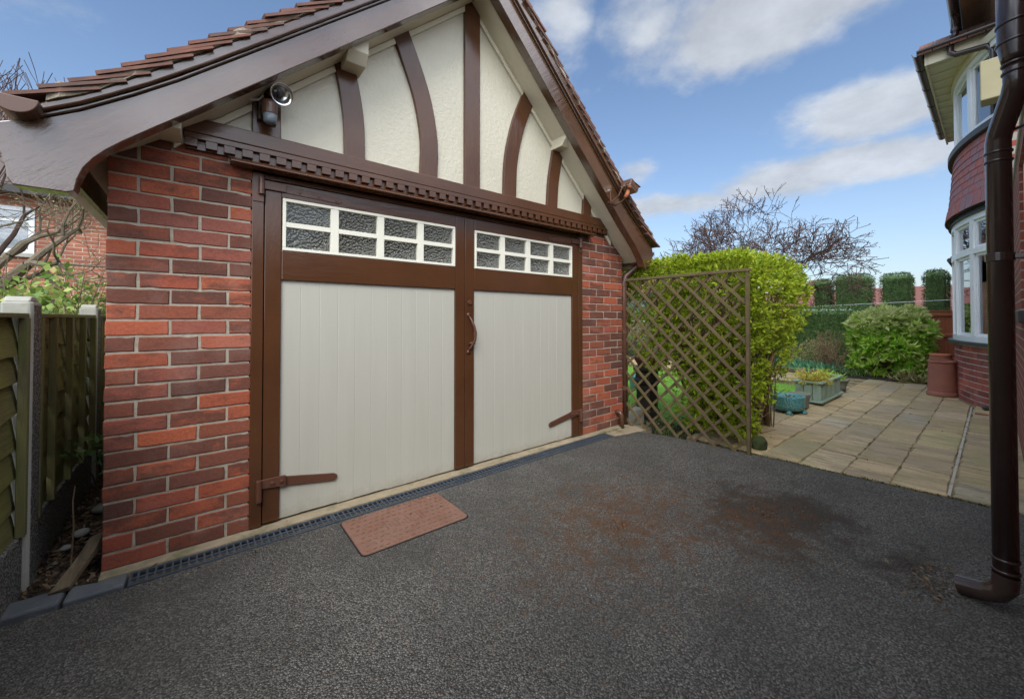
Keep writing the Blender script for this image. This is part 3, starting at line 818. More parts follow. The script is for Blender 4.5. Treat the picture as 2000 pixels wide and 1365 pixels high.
# ================================================================== GARAGE
CX = 1.915
garage = thing('garage', 'half-timbered brick garage with brown and cream double doors', 'garage', (CX, 0, 0))
body = MB()
body.box(-0.028, 0.512, 0.003, 0.23, -0.08, 2.02).box(3.205, 3.85, 0.003, 0.23, -0.08, 2.02)
body.box(-0.028, 0.20, 0.23, 5.3, -0.08, 2.0).box(3.63, 3.85, 0.23, 5.3, -0.08, 2.0).box(0.2, 3.63, 5.1, 5.3, -0.08, 2.0)
wall = body.build('wall', 'mortar', garage)
P = 0.0752
for k in range(27):
    z = 0.0 + 0.0345 + k * P
    if z > 2.0: break
    yb = 0.0225
    def jx(): return random.uniform(-1, 1) * 0.0016
    yy = lambda: yb + random.uniform(-0.0015, 0.0015)
    if k % 2 == 0: lens = [0.215, 0.215, 0.098]
    else: lens = [0.098, 0.215, 0.215]
    x = -0.030
    for L in lens:
        lay_brick(wall, L, (x + L / 2 + jx(), yy(), z + jx() * 0.8)); x += L + 0.0115
    # right pier
    lens = [0.098, 0.215, 0.215, 0.085] if k % 2 else [0.205, 0.215, 0.205]
    x = 3.212
    for L in lens:
        if x + L > 3.86: break
        lay_brick(wall, L, (x + L / 2 + jx(), yy(), z + jx() * 0.8)); x += L + 0.0108
    # return faces of the piers
    for s, xx in ((-1, -0.0065), (1, 3.8275)):
        for q in range(2):
            yq = 0.17 + (0.0 if k % 2 else 0.11) + q * 0.226
            lay_brick(wall, 0.215, (xx, yq, z), R(90))
MB().box(-0.02, 3.84, -0.002, 0.22, -0.06, -0.004).build('footing', 'threshold', garage)

# gable panel of cream render, in the plane of the wall
def slope_z(ax, left): return (3.553 - 0.904 * ax) if left else (3.545 - 0.945 * ax)
gp = MB().prism_y([(0.02, 2.02), (3.82, 2.02), (3.60, 2.10), (CX, 3.70), (0.22, 2.11)], 0.0, 0.16)
gp.build('gable_panel', 'render', garage)
# back gable
MB().prism_y([(0.02, 2.0), (3.82, 2.0), (CX, 3.60)], 5.12, 5.28).build('rear_gable', 'render', garage)


def strut(pts, w, name='gable_strut', w2=None):
    """A timber that follows (x, z) centre points, 2.6 cm proud of the render."""
    left, right = [], []
    n = len(pts)
    for i, (x, z) in enumerate(pts):
        a = pts[max(i - 1, 0)]; b = pts[min(i + 1, n - 1)]
        tx, tz = b[0] - a[0], b[1] - a[1]; l = math.hypot(tx, tz); nx, nz = tz / l, -tx / l
        ww = w + ((w2 or w) - w) * i / (n - 1)
        left.append((x - nx * ww / 2, z - nz * ww / 2)); right.append((x + nx * ww / 2, z + nz * ww / 2))
    m = MB()
    rings = [[(l[0], -0.026, l[1]), (r[0], -0.026, r[1]), (r[0], 0.02, r[1]), (l[0], 0.02, l[1])] for l, r in zip(left, right)]
    m.strip(rings).build(name, 'brown', garage, bevel=0.004)


def curve(p, n=14):
    """Catmull-Rom through points."""
    q = [Vector((2 * p[0][0] - p[1][0], 2 * p[0][1] - p[1][1]))] + [Vector(a) for a in p] + [Vector((2 * p[-1][0] - p[-2][0], 2 * p[-1][1] - p[-2][1]))]
    out = []
    for i in range(1, len(q) - 2):
        for k in range(n // (len(p) - 1) + 1):
            t = k / (n // (len(p) - 1) + 1)
            a, b, c, d = q[i - 1], q[i], q[i + 1], q[i + 2]
            out.append(tuple(0.5 * ((2 * b) + (c - a) * t + (2 * a - 5 * b + 4 * c - d) * t * t + (3 * b - a - 3 * c + d) * t ** 3)))
    out.append(tuple(p[-1]))
    return out


strut([(1.922, 2.128), (1.922, 3.62)], 0.137)
strut(curve([(1.556, 2.128), (1.560, 2.38), (1.512, 2.65), (1.432, 2.87), (1.335, 3.085), (1.30, 3.15)]), 0.133)
strut(curve([(1.050, 2.128), (1.043, 2.36), (1.018, 2.54), (0.975, 2.74), (0.955, 2.82)]), 0.125)
strut([(0.582, 2.128), (0.578, 2.38)], 0.136)
strut(curve([(2.288, 2.128), (2.306, 2.45), (2.390, 2.78), (2.520, 3.075), (2.56, 3.14)]), 0.132)
strut(curve([(2.777, 2.128), (2.80, 2.39), (2.862, 2.69), (2.89, 2.80)]), 0.128)
strut([(3.252, 2.128), (3.275, 2.40)], 0.116)

# tie beam with its row of dentils and drip moulding
MB().box(0.232, 3.575, -0.050, 0.02, 2.0525, 2.13).build('tie_beam', 'brown_h', garage, bevel=0.004)
MB().box(0.240, 3.565, -0.026, 0.02, 1.978, 2.0515).build('frieze_board', 'brown_h', garage)
x = 0.232 + 0.006
dm = MB().box(0, 0.0485, -0.0495, -0.0265, 1.984, 2.023).mesh('dentil'); dm.materials.append(MATS['brown_h'])
k = 0
while x < 3.52:
    o = place('dentil', dm, garage, loc=(x + random.uniform(-0.002, 0.002), 0, 0), bevel=0.0018)
    x += 0.0772; k += 1
MB().box(0.234, 3.573, -0.0488, -0.0265, 2.0235, 2.0512).build('fret_board', 'brown_h', garage, bevel=0.002)
MB().box(0.418, 3.312, -0.0255, 0.02, 1.955, 1.9775).build('lower_board', 'brown_h', garage)
MB().prism_x([(-0.110, 1.9300), (-0.110, 1.9380), (-0.060, 1.9660), (-0.0262, 1.9720), (-0.0262, 1.9300)], 0.418, 3.312).build('drip_moulding', 'brown_h', garage, bevel=0.003)

# cream corbels under the eaves
for cxx, zb in ((CX - 0.895, 2.655), (CX + 0.925, 2.655)):
    zt = 2.90
    MB().prism_x([(0.01, zb), (-0.135, zb), (-0.185, zb + 0.055), (-0.185, zt), (0.01, zt)], cxx - 0.058, cxx + 0.058).build('corbel', 'cream_wood', garage, bevel=0.004)
MB().prism_x([(0.0, 1.995), (-0.19, 2.0), (-0.19, 2.16), (0.0, 2.16)], 0.085, 0.228).build('corbel', 'cream_wood', garage, bevel=0.005)
MB().prism_x([(0.0, 2.0), (-0.19, 2.005), (-0.19, 2.18), (0.0, 2.18)], 3.58, 3.76).build('corbel', 'cream_wood', garage, bevel=0.005)

# soffits under the overhang, bargeboards, fillets, roof planes
for s, left in ((-1, True), (1, False)):
    k_ = 0.904 if left else 0.945
    ic = 3.553 if left else 3.545
    zf = lambda a, off=0.0: ic - k_ * a + off
    X = lambda a: CX + s * a
    def flare(a):                              # the slope eases near the eaves
        return 0.0 if a < 1.55 else 0.20 * (a - 1.55) ** 1.25
    cut = lambda off: [(X(0), zf(0, off)), (X(0.8), zf(0.8, off)), (X(1.55), zf(1.55, off)), (X(1.8), zf(1.8, off) + flare(1.8)), (X(2.12), zf(2.12, off) + flare(2.12))]
    lo = cut(0.012); hi = cut(0.030)
    MB().prism_y(lo + hi[::-1], -0.185, 5.6).build('soffit', 'cream_wood', garage)
    # cornice strip where the soffit meets the render
    a0, a1 = 0.06, 1.72
    pA = [(X(a0), zf(a0, -0.035)), (X(a1), zf(a1, -0.035)), (X(a1), zf(a1, 0.010)), (X(a0), zf(a0, 0.010))]
    MB().prism_y(pA, -0.022, -0.001).build('cornice_strip', 'cream_wood', garage, bevel=0.004)
    # bargeboard: straight run, then a kicked foot with a scooped end
    hb = 0.158 if left else 0.178
    if left:
        low = [(1.70, 2.018), (1.775, 1.951), (1.868, 1.866), (1.915, 1.818), (1.950, 1.775), (1.978, 1.728), (1.993, 1.680), (2.0, 1.632), (2.02, 1.624), (2.155, 1.626), (2.168, 1.650), (2.172, 1.690), (2.182, 1.730), (2.205, 1.770), (2.235, 1.800)]
        up = [(2.235, 1.795 + 0.035), (2.081, 1.897), (1.984, 1.957), (1.839, 2.066), (1.693, 2.186)]
    else:
        low = [(1.60, zf(1.60)), (1.70, zf(1.70) + 0.01), (1.80, zf(1.80) + 0.018), (1.872, 1.785), (1.915, 1.735), (1.945, 1.690), (1.96, 1.660), (2.06, 1.660), (2.085, 1.690), (2.098, 1.735), (2.112, 1.78), (2.115, 1.82)]
        up = [(2.105, 1.86), (2.06, 1.898), (1.95, 1.985), (1.83, 2.068), (1.693, 2.16)]
    poly = [(X(0), zf(0))] + [(X(a), z) for a, z in low] + [(X(a), z) for a, z in up] + [(X(0.3), zf(0.3, hb)), (X(0), zf(0, hb))]
    MB().prism_y(poly, -0.262, -0.186).build('bargeboard', 'brown_barge', garage, bevel=0.004)
    # two-step moulding above it
    top0 = hb
    prof = [(0.0, zf(0, top0)), (0.3, zf(0.3, top0)), (1.693, up[-1][1])] + [(a, z) for a, z in up[::-1][1:4 if left else 4]]
    prof = [(a, z + 0.001) for a, z in prof]
    if left: prof[-1] = (2.088, 1.893)
    off = 0.2565 if left else 0.298
    mo = off - 0.020
    topl = [(a, zf(a, mo)) for a in (0.0, 0.3, 1.2, 1.60, 1.78, 1.90, 1.98)] + [(2.04, zf(2.04, mo) + 0.006), (2.09, zf(2.09, mo) + 0.014)]
    ztop = lambda a: float(np.interp(a, [p[0] for p in topl], [p[1] for p in topl]))
    h1 = 0.014
    p1 = [(X(a), z) for a, z in prof] + [(X(a), z + h1) for a, z in prof[::-1]]
    aa = [0.0, 0.3, 1.2, 1.60, 1.78, 1.90, 1.98, 2.04, 2.085]
    zlow = lambda a: float(np.interp(a, [p[0] for p in prof], [p[1] for p in prof])) + h1 + 0.001
    p2 = [(X(a), zlow(a)) for a in aa] + [(X(a), max(ztop(a), zlow(a) + 0.03)) for a in aa[::-1]]
    MB().prism_y(p1, -0.276, -0.19).build('barge_fillet', 'brown_barge', garage, bevel=0.003)
    MB().prism_y(p2, -0.296, -0.19).build('verge_moulding', 'brown_barge', garage, bevel=0.006)
    # mortar bedding under the verge tiles
    bed = MB()
    n = 60
    ringL, ringH = [], []
    for i in range(n + 1):
        a = 0.02 + 2.05 * i / n
        zb = max(ztop(a), zlow(a) + 0.03) + 0.001
        zt = zb + 0.046 + 0.02 * max(0.0, (a - 1.85) / 0.25) + random.uniform(-0.010, 0.002)
        ringL.append((a, zb)); ringH.append((a, zt))
    rings = []
    for (a, zb), (a2, zt) in zip(ringL, ringH):
        yf = -0.307 + random.uniform(-0.006, 0.010)
        rings.append([(X(a), yf, zb), (X(a), yf + 0.004, zt), (X(a), -0.05, zt), (X(a), -0.05, zb)])
    bed.strip(rings).build('verge_mortar', 'verge', garage)
    # roof deck below the tiles
    xs_ = [0.0, 0.3, 1.2, 1.7, 1.85, 1.95, 2.04, 2.15]; zs_ = [zf(a, off) for a in xs_]; zs_[-3] += 0.008; zs_[-2] += 0.022; zs_[-1] += 0.045
    deckp = [(X(a), z - 0.02) for a, z in zip(xs_, zs_)] + [(X(a), z + 0.015) for a, z in zip(xs_[::-1], zs_[::-1])]
    roof = MB().prism_y(deckp, -0.05, 5.7).build('roof', 'verge', garage)
    # clay tiles: the courses that show at the verge, each tile its own
    tm = []
    for q in range(4):
        m = MB()
        w, L, th = 0.162, 0.262, 0.0135
        cam_ = 0.006
        rings = []
        for i in range(5):
            t = i / 4; zc = cam_ * (1 - (2 * t - 1) ** 2)
            y = t * w
            e = random.uniform(-0.0025, 0.0025)
            rings.append([(0 + e, y, zc), (L, y, zc + 0.004), (L, y, zc + th), (0 + e, y, zc + th)])
        m.strip(rings)
        me = m.mesh('roof_tile'); me.materials.append(MATS['tile']); tm.append(me)
    # arc-length walk up the slope from the eaves
    zfun = lambda a: float(np.interp(a, xs_ + [2.30], zs_ + [zs_[-1] - (2.30 - xs_[-1]) * 0.70]))
    a = 2.165; course = 0
    rest = MB()
    while a > 0.06:
        sl = math.atan2(zfun(a - 0.12) - zfun(a), 0.12)
        tilt = sl - R(11)
        za = zfun(a) + 0.030
        yo = -0.312 + random.uniform(-0.008, 0.008)
        d = Vector((-s * math.cos(tilt), 0, math.sin(tilt)))
        nrm = Vector((s * math.sin(tilt), 0, math.cos(tilt)))
        for j in range(2):
            me = random.choice(tm)
            o = bpy.data.objects.new('roof_tile', me); COL.objects.link(o)
            y_off = yo + j * 0.165 + (0.08 if course % 2 and j else 0.0)
            mat = Matrix(((d.x, 0, nrm.x, X(a)), (0, 1, 0, y_off), (d.z, 0, nrm.z, za + random.uniform(-0.002, 0.002)), (0, 0, 0, 1)))
            o.matrix_basis = mat @ Matrix.Rotation(random.uniform(-1, 1) * 0.02, 4, 'Z')
            o.parent = roof; o.matrix_parent_inverse = world_of(roof).inverted()
        b0 = Vector((X(a), yo + 0.33, za)); e0 = b0 + d * 0.262
        up_ = nrm * 0.0135
        ye = 5.75
        rest.add([b0, e0, (e0.x, ye, e0.z), (b0.x, ye, b0.z), b0 + up_, e0 + up_, Vector((e0.x, ye, e0.z)) + up_, Vector((b0.x, ye, b0.z)) + up_],
                 [(0, 3, 2, 1), (4, 5, 6, 7), (0, 1, 5, 4), (1, 2, 6, 5), (2, 3, 7, 6), (3, 0, 4, 7)])
        a -= 0.094 * math.cos(sl); course += 1
    stuff(rest.build('tile_courses', 'tile', roof))
    # fascia and half-round gutter along the eaves
    fx = X(2.02)
    MB().box(min(fx, fx + s * 0.02), max(fx, fx + s * 0.02), -0.184, 5.6, 1.70, 1.86).build('fascia', 'brown', garage)
    gx = X(2.135 if left else 2.185); gz = 1.925 if left else 1.845
    gm = MB(); rings = []
    prof_g = [(0.057 * math.cos(R(t)), -0.057 * math.sin(R(t))) for t in range(0, 181, 15)] + [(0.051 * math.cos(R(t)), -0.051 * math.sin(R(t))) for t in range(180, -1, -15)]
    y0g = -0.335 if left else -0.19
    for y in (y0g, 5.7): rings.append([(gx + px_, y, gz + pz_) for px_, pz_ in prof_g])
    gm.strip(rings)
    g = gm.build('gutter', 'pvc', garage)
    MB().prism_y([(gx + 0.0585 * math.cos(R(t)), gz - 0.0585 * math.sin(R(t))) for t in range(0, 181, 12)], y0g - 0.012, y0g + 0.004).build('stop_end', 'pvc', g, bevel=0.003)
# eaves return seen behind the right foot
MB().prism_y([(3.86, 2.03), (4.02, 1.88), (4.025, 1.73), (3.99, 1.725), (3.86, 1.90)], -0.10, -0.06).build('eaves_board', 'cream_wood', garage, bevel=0.004)
# downpipe at the right corner
dp = MB().tube([(4.03, -0.13, 1.83), (4.03, -0.13, 1.76), (4.0, -0.11, 1.70), (3.95, -0.03, 1.62), (3.915, -0.005, 1.585), (3.90, 0.005, 1.52), (3.90, 0.005, -0.02)], 0.034, 14).build('downpipe', 'pvc', garage, smooth=True)
for z in (1.50, 0.98, 0.38):
    MB().tube([(3.90, 0.005, z - 0.02), (3.90, 0.005, z + 0.02)], 0.040, 14).build('pipe_collar', 'pvc', dp)
    MB().box(3.84, 3.90, 0.02, 0.045, z - 0.008, z + 0.008).build('bracket', 'pvc', dp)
wp = MB().tube([(3.74, 0.02, 0.145), (3.74, -0.05, 0.145), (3.745, -0.065, 0.12), (3.75, -0.067, -0.02)], 0.022, 10).build('waste_pipe', 'pvc', garage, smooth=True)

# door frame posts
for x0, x1 in ((0.517, 0.573), (3.146, 3.200)):
    MB().box(x0, x1, -0.012, 0.10, 0.004, 1.929).build('door_post', 'brown', garage, bevel=0.004)
MB().box(0.574, 3.145, -0.005, 0.10, 1.900, 1.929).build('door_head', 'brown_h', garage, bevel=0.003)
MB().box(0.55, 3.17, 0.09, 0.11, 0.0, 1.95).build('door_void', 'void', garage)


def door(x0, x1, hinge_left):
    """One leaf: stiles, rails, boards, a 4 x 2 window, hinges."""
    d = MB().box(x0 + 0.02, x1 - 0.02, 0.045, 0.06, 0.03, 1.88).build('door', 'brown', garage)
    ys, yb = -0.006, 0.045
    st = 0.081
    MB().box(x0, x0 + st, ys, yb, 0.012, 1.897).build('stile', 'brown', d, bevel=0.004)
    MB().box(x1 - st, x1, ys, yb, 0.012, 1.897).build('stile', 'brown', d, bevel=0.004)
    a, b = x0 + st + 0.0005, x1 - st - 0.0005
    MB().box(a, b, ys - 0.001, yb, 1.812, 1.897).build('rail', 'brown_h', d, bevel=0.004)
    MB().box(a, b, ys - 0.001, yb, 1.348, 1.516).build('rail', 'brown_h', d, bevel=0.005)
    n = 11; w = (b - a) / n
    for i in range(n):
        xa, xb = a + i * w + 0.00004, a + (i + 1) * w - 0.00004
        dy = random.uniform(-0.0003, 0.0003)
        zb = 0.010 + random.uniform(-0.003, 0.004)
        MB().prism_z([(xa, 0.044), (xa, 0.0102), (xa + 0.0028, 0.009 + dy), (xb - 0.0028, 0.009 + dy), (xb, 0.0102), (xb, 0.044)], zb, 1.3475).build('board', 'board', d)
    # window
    wx0, wx1, wz0, wz1 = a + 0.004, b - 0.004, 1.5165, 1.8115
    wf = MB()
    e = 0.017
    wf.box(wx0, wx1, ys - 0.004, 0.035, wz1 - e, wz1).box(wx0, wx1, ys - 0.004, 0.035, wz0, wz0 + e)
    wf.box(wx0, wx0 + e, ys - 0.004, 0.035, wz0 + e, wz1 - e).box(wx1 - e, wx1, ys - 0.004, 0.035, wz0 + e, wz1 - e)
    cols = []
    iw = (wx1 - wx0 - 2 * e); mw = 0.046
    pw = (iw - 3 * mw) / 4
    for i in range(4):
        p0 = wx0 + e + i * (pw + mw); cols.append((p0, p0 + pw))
        if i < 3: wf.box(p0 + pw, p0 + pw + mw, ys - 0.002, 0.033, wz0 + e, wz1 - e)
    zm = (wz0 + wz1) / 2
    for p0, p1 in cols: wf.box(p0, p1, ys - 0.0015, 0.032, zm - 0.014, zm + 0.014)
    wf.build('window_frame', 'white_frame', d, bevel=0.002)
    for p0, p1 in cols:
        for q0, q1 in ((wz0 + e, zm - 0.014), (zm + 0.014, wz1 - e)):
            MB().box(p0 - 0.002, p1 + 0.002, 0.016, 0.021, q0 - 0.002, q1 + 0.002).build('pane', 'obscure', d)
    # strap hinges
    sx = 1 if hinge_left else -1
    hx = x0 if hinge_left else x1
    z0 = 0.228
    L = 0.385
    tip = hx + sx * L
    zt = z0 - 0.052 if hinge_left else z0 - 0.055
    y_ = 0.0085
    MB().prism_y([(hx + sx * 0.062, z0 + 0.024), (tip - sx * 0.015, zt + 0.020), (tip, zt + 0.009), (tip, zt - 0.009), (tip - sx * 0.015, zt - 0.022), (hx + sx * 0.062, z0 - 0.030)], -0.004, y_).build('strap_hinge', 'iron', d, bevel=0.0015)
    hb = MB().prism_y([(hx - sx * 0.03, z0 + 0.027), (hx + sx * 0.11, z0 + 0.028), (hx + sx * 0.11, z0 - 0.031), (hx + sx * 0.0, z0 - 0.020), (hx - sx * 0.03, z0 - 0.02)], -0.020, -0.0075)
    hb.tube([(hx - sx * 0.018, -0.024, z0 - 0.085), (hx - sx * 0.018, -0.024, z0 + 0.03)], 0.014, 10)
    for bx in (0.045, 0.09): hb.lathe_y = None; hb.tube([(hx + sx * bx, -0.019, z0), (hx + sx * bx, -0.027, z0)], 0.010, 8)
    hb.build('hinge_plate', 'iron', d, bevel=0.002)
    zt = 1.868
    th = MB().prism_y([(hx + sx * 0.01, zt + 0.022), (hx + sx * 0.385, zt - 0.004), (hx + sx * 0.40, zt - 0.012), (hx + sx * 0.40, zt - 0.026), (hx + sx * 0.385, zt - 0.036), (hx + sx * 0.01, zt - 0.024)], -0.0125, -0.0075)
    th.tube([(hx - sx * 0.018, -0.026, zt - 0.06), (hx - sx * 0.018, -0.026, zt + 0.032)], 0.015, 10)
    th.prism_y([(hx - sx * 0.025, zt + 0.020), (hx + sx * 0.10, zt + 0.020), (hx + sx * 0.10, zt - 0.026), (hx - sx * 0.025, zt - 0.026)], -0.0225, -0.0127)
    th.prism_y([(hx - sx * 0.055, zt + 0.055), (hx - sx * 0.006, zt + 0.055), (hx - sx * 0.006, zt - 0.10), (hx - sx * 0.055, zt - 0.10)], -0.0185, -0.0122)
    for bx in (0.07, 0.17, 0.27, 0.37): th.tube([(hx + sx * bx, -0.011, zt - bx * 0.06), (hx + sx * bx, -0.018, zt - bx * 0.06)], 0.008, 8)
    th.build('strap_hinge', 'iron', d, bevel=0.0015)
    return d


d1 = door(0.577, 1.866, True)
d2 = door(1.869, 3.142, False)
# pull handle and latch on the meeting stile
hx = 1.905
h = MB().tube([(hx - 0.006, -0.012, 1.150), (hx + 0.004, -0.030, 1.120), (hx + 0.020, -0.046, 1.07), (hx + 0.030, -0.050, 1.02), (hx + 0.028, -0.046, 0.965), (hx + 0.012, -0.030, 0.925), (hx + 0.002, -0.018, 0.905), (hx - 0.004, -0.012, 0.885)], [0.006, 0.008, 0.0095, 0.011, 0.0105, 0.009, 0.007, 0.006], 10)
h.tube([(hx - 0.008, -0.006, 1.158), (hx - 0.008, -0.014, 1.158)], 0.015, 10).tube([(hx - 0.006, -0.006, 0.876), (hx - 0.006, -0.014, 0.876)], 0.015, 10)
h.tube([(hx - 0.006, -0.010, 0.935), (hx + 0.006, -0.030, 0.945), (hx + 0.038, -0.032, 0.938)], 0.006, 8)
h.build('handle', 'iron', d2, smooth=True)
MB().tube([(hx + 0.004, -0.006, 1.252), (hx + 0.004, -0.016, 1.252)], [0.019, 0.016], 14).build('lock_plate', 'iron', d2)

# ================================================================== THINGS ON THE GARAGE
sl = thing('security_light', 'brown security light with round silvered lamp and motion sensor under the left eaves', 'security light', (0.56, -0.03, 2.3))
MB().box(0.535, 0.625, -0.06, -0.027, 2.20, 2.42).build('back_plate', 'pvc_dark', sl, bevel=0.006)
MB().tube([(0.575, -0.055, 2.36), (0.60, -0.105, 2.345), (0.615, -0.13, 2.335)], [0.03, 0.03, 0.022], 12).build('lamp_arm', 'pvc_dark', sl, smooth=True)


def dish(c, axis, prof, seg=24):
    axis = Vector(axis).normalized(); s = axis.orthogonal().normalized(); u = axis.cross(s)
    m = MB()
    rings = [[tuple(Vector(c) + axis * h + (s * math.cos(2 * math.pi * k / seg) + u * math.sin(2 * math.pi * k / seg)) * r) for k in range(seg)] for r, h in prof]
    return m.strip(rings)


ld = (0.16, -0.92, -0.36)
dish((0.632, -0.150, 2.325), ld, [(0.018, -0.045), (0.035, -0.030), (0.052, 0.0), (0.056, 0.004), (0.053, 0.006), (0.042, -0.012), (0.022, -0.026)]).build('lamp', 'chrome', sl, smooth=True)
dish((0.632, -0.150, 2.325), ld, [(0.004, -0.026), (0.015, -0.024), (0.015, -0.008), (0.009, -0.004)], 10).build('bulb', 'dark_trim', sl)
sn = MB().tube([(0.580, -0.062, 2.285), (0.580, -0.098, 2.270)], [0.030, 0.034], 14)
sn.lathe((0.582, -0.112, 2.17), [(0.026, 0.042), (0.036, 0.045), (0.038, 0.10), (0.030, 0.118)], 18)
sn.build('sensor_body', 'pvc', sl, smooth=False, bevel=0.004)
MB().lathe((0.584, -0.118, 2.165), [(0.020, 0.0), (0.031, 0.010), (0.034, 0.046), (0.028, 0.050)], 18).build('sensor_lens', 'lens', sl, smooth=True)
MB().tube([(0.40, -0.04, 2.325), (0.45, -0.06, 2.295), (0.50, -0.07, 2.285), (0.535, -0.075, 2.295), (0.555, -0.075, 2.32), (0.555, -0.07, 2.35), (0.54, -0.06, 2.37)], 0.0055, 8).build('cable', 'cable', sl, smooth=True)

fl = thing('floodlight', 'small brown floodlight bracketed to the right bargeboard, tilted at the sky', 'floodlight', (3.36, -0.27, 2.3))
fb = MB()
fb.box(3.268, 3.40, -0.276, -0.264, 2.205, 2.222)
fb.tube([(3.275, -0.27, 2.213), (3.262, -0.30, 2.215), (3.258, -0.30, 2.30)], 0.006, 6)
fb.tube([(3.39, -0.272, 2.213), (3.40, -0.33, 2.235), (3.40, -0.36, 2.26)], 0.007, 6)
fb.tube([(3.31, -0.272, 2.215), (3.33, -0.34, 2.27), (3.345, -0.365, 2.34), (3.40, -0.37, 2.40)], 0.006, 6)
fb.build('bracket', 'iron', fl)
MB().obox((3.465, -0.37, 2.375), (0.060, 0.0, -0.030), (0, 0.055, 0), (0.014, 0, 0.030)).build('housing', 'pvc', fl, bevel=0.010)
MB().obox((3.450, -0.37, 2.345), (0.056, 0.0, -0.028), (0, 0.050, 0), (0.003, 0, 0.006)).build('lamp_glass', 'chrome', fl, bevel=0.002)
MB().obox((3.505, -0.37, 2.385), (0.045, 0.0, -0.012), (0, 0.060, 0), (0.001, 0, 0.003)).build('hood', 'pvc_dark', fl)
MB().tube([(3.40, -0.36, 2.262), (3.425, -0.37, 2.30), (3.435, -0.37, 2.335)], [0.016, 0.02, 0.016], 10).build('gland', 'orange_clay', fl, smooth=True)

# ================================================================== DRAIN, COVER, EDGING
drain = thing('channel_drain', 'black plastic channel drain running along the foot of the garage doors', 'drain', (1.7, -0.15, 0))
MB().box(0.07, 3.43, -0.191, -0.075, -0.12, -0.055).build('channel', 'void', drain)
seg_w = (3.43 - 0.07) / 4
gm = MB()
ww = seg_w - 0.004
for y0, y1 in ((-0.056, -0.045), (-0.0045, 0.0045), (0.045, 0.056)): gm.box(0, ww, y0, y1, -0.010, 0)
nb = 29
for i in range(nb + 1):
    xx = ww * i / nb
    x0, x1 = max(0, xx - 0.0038), min(ww, xx + 0.0038)
    if i == nb: x0 = ww - 0.009
    if i == 0: x1 = 0.009
    gm.box(x0, x1, -0.045, -0.0045, -0.008, -0.0008).box(x0, x1, 0.0045, 0.045, -0.008, -0.0008)
gme = gm.mesh('grate'); gme.materials.append(MATS['drain'])
for i in range(4):
    place('grate', gme, drain, loc=(0.072 + i * seg_w, -0.133, -0.006 + random.uniform(-0.001, 0.001)), rot=(0, 0, random.uniform(-1, 1) * 0.001))

cover = thing('manhole_cover', 'rusty red rectangular inspection cover with raised tread marks, set in the asphalt', 'manhole cover', (1.22, -0.40, 0))
def rrect(x0, x1, y0, y1, r, n=5):
    out = []
    for cx_, cy_, a0 in ((x1 - r, y1 - r, 0), (x0 + r, y1 - r, 90), (x0 + r, y0 + r, 180), (x1 - r, y0 + r, 270)):
        for k in range(n + 1): out.append((cx_ + r * math.cos(R(a0 + 90 * k / n)), cy_ + r * math.sin(R(a0 + 90 * k / n))))
    return out
MB().prism_z(rrect(0.918, 1.528, -0.612, -0.212, 0.03), -0.05, -0.0095).build('cover_frame', 'void', cover)
MB().prism_z(rrect(0.924, 1.522, -0.606, -0.218, 0.028), -0.04, -0.004).build('lid', 'rust', cover, bevel=0.003)
tr = MB()
for j in range(9):
    for i in range(17):
        xx = 0.955 + i * 0.0335 + (0.0165 if j % 2 else 0); yy_ = -0.585 + j * 0.0432
        if xx > 1.50: continue
        if abs(xx - 1.223) < 0.13 and abs(yy_ + 0.412) < 0.055: continue
        s = 1 if (i + j) % 2 else -1
        tr.obox((xx, yy_, -0.0030), (0.0085, s * 0.003, 0), (-s * 0.0012, 0.0034, 0), (0, 0, 0.0028))
stuff(tr.build('tread_mark', 'rust', cover, bevel=0.001))
tr = MB()
for j in range(5):
    for i in range(11):
        if random.random() < 0.2: continue
        tr.box(1.105 + i * 0.0215, 1.105 + i * 0.0215 + random.uniform(0.008, 0.014), -0.455 + j * 0.0205, -0.455 + j * 0.0205 + 0.011, -0.005, -0.0012)
stuff(tr.build('cast_mark', 'rust', cover))
kh = MB()
for xx, yy_ in ((0.992, -0.405), (1.452, -0.405), (1.27, -0.375)):
    kh.tube([(xx, yy_, -0.02), (xx, yy_, -0.0036)], 0.0075, 10)
kh.build('key_hole', 'void', cover)

es = thing('edging_stone', 'short grey-blue edging stone butting against the brick pier and the drain', 'edging stone', (0, -0.1, 0), 'edging stones beside the fence gap')
MB().prism_z([(-0.115, -0.178), (0.062, -0.186), (0.064, -0.076), (-0.03, -0.090), (-0.11, -0.060)], -0.10, 0.004).build('stone_block', 'edging', es, bevel=0.008)
es = thing('edging_stone', 'long mossy grey-blue edging stone across the gap in front of the fence', 'edging stone', (-0.4, -0.1, 0), 'edging stones beside the fence gap')
MB().prism_z([(-0.75, -0.135), (-0.125, -0.172), (-0.120, -0.058), (-0.75, -0.03)], -0.10, 0.006).build('stone_block', 'edging', es, bevel=0.010)

# ================================================================== LEFT: FENCE, GAP, NEIGHBOUR
def concrete_post(y, label):
    p = thing('concrete_fence_post', label, 'fence post', (-0.30, y, 0), 'concrete fence posts')
    MB().prism_z([(-0.262, y - 0.062), (-0.255, y - 0.050), (-0.255, y + 0.050), (-0.262, y + 0.062), (-0.345, y + 0.062), (-0.345, y + 0.02), (-0.325, y + 0.02), (-0.325, y - 0.02), (-0.345, y - 0.02), (-0.345, y - 0.062)], -0.3, 1.205).build('shaft', 'concrete', p, bevel=0.008)
    MB().box(-0.2615, -0.2535, y + 0.048 - 0.094, y + 0.050, -0.1, 1.19).build('pebbled_face', 'pebble', p)
    MB().prism_x([(y - 0.055, 1.2055), (y + 0.055, 1.2055), (y + 0.03, 1.228), (y - 0.03, 1.228)], -0.34, -0.265).build('cap', 'concrete', p, bevel=0.006)
    return p


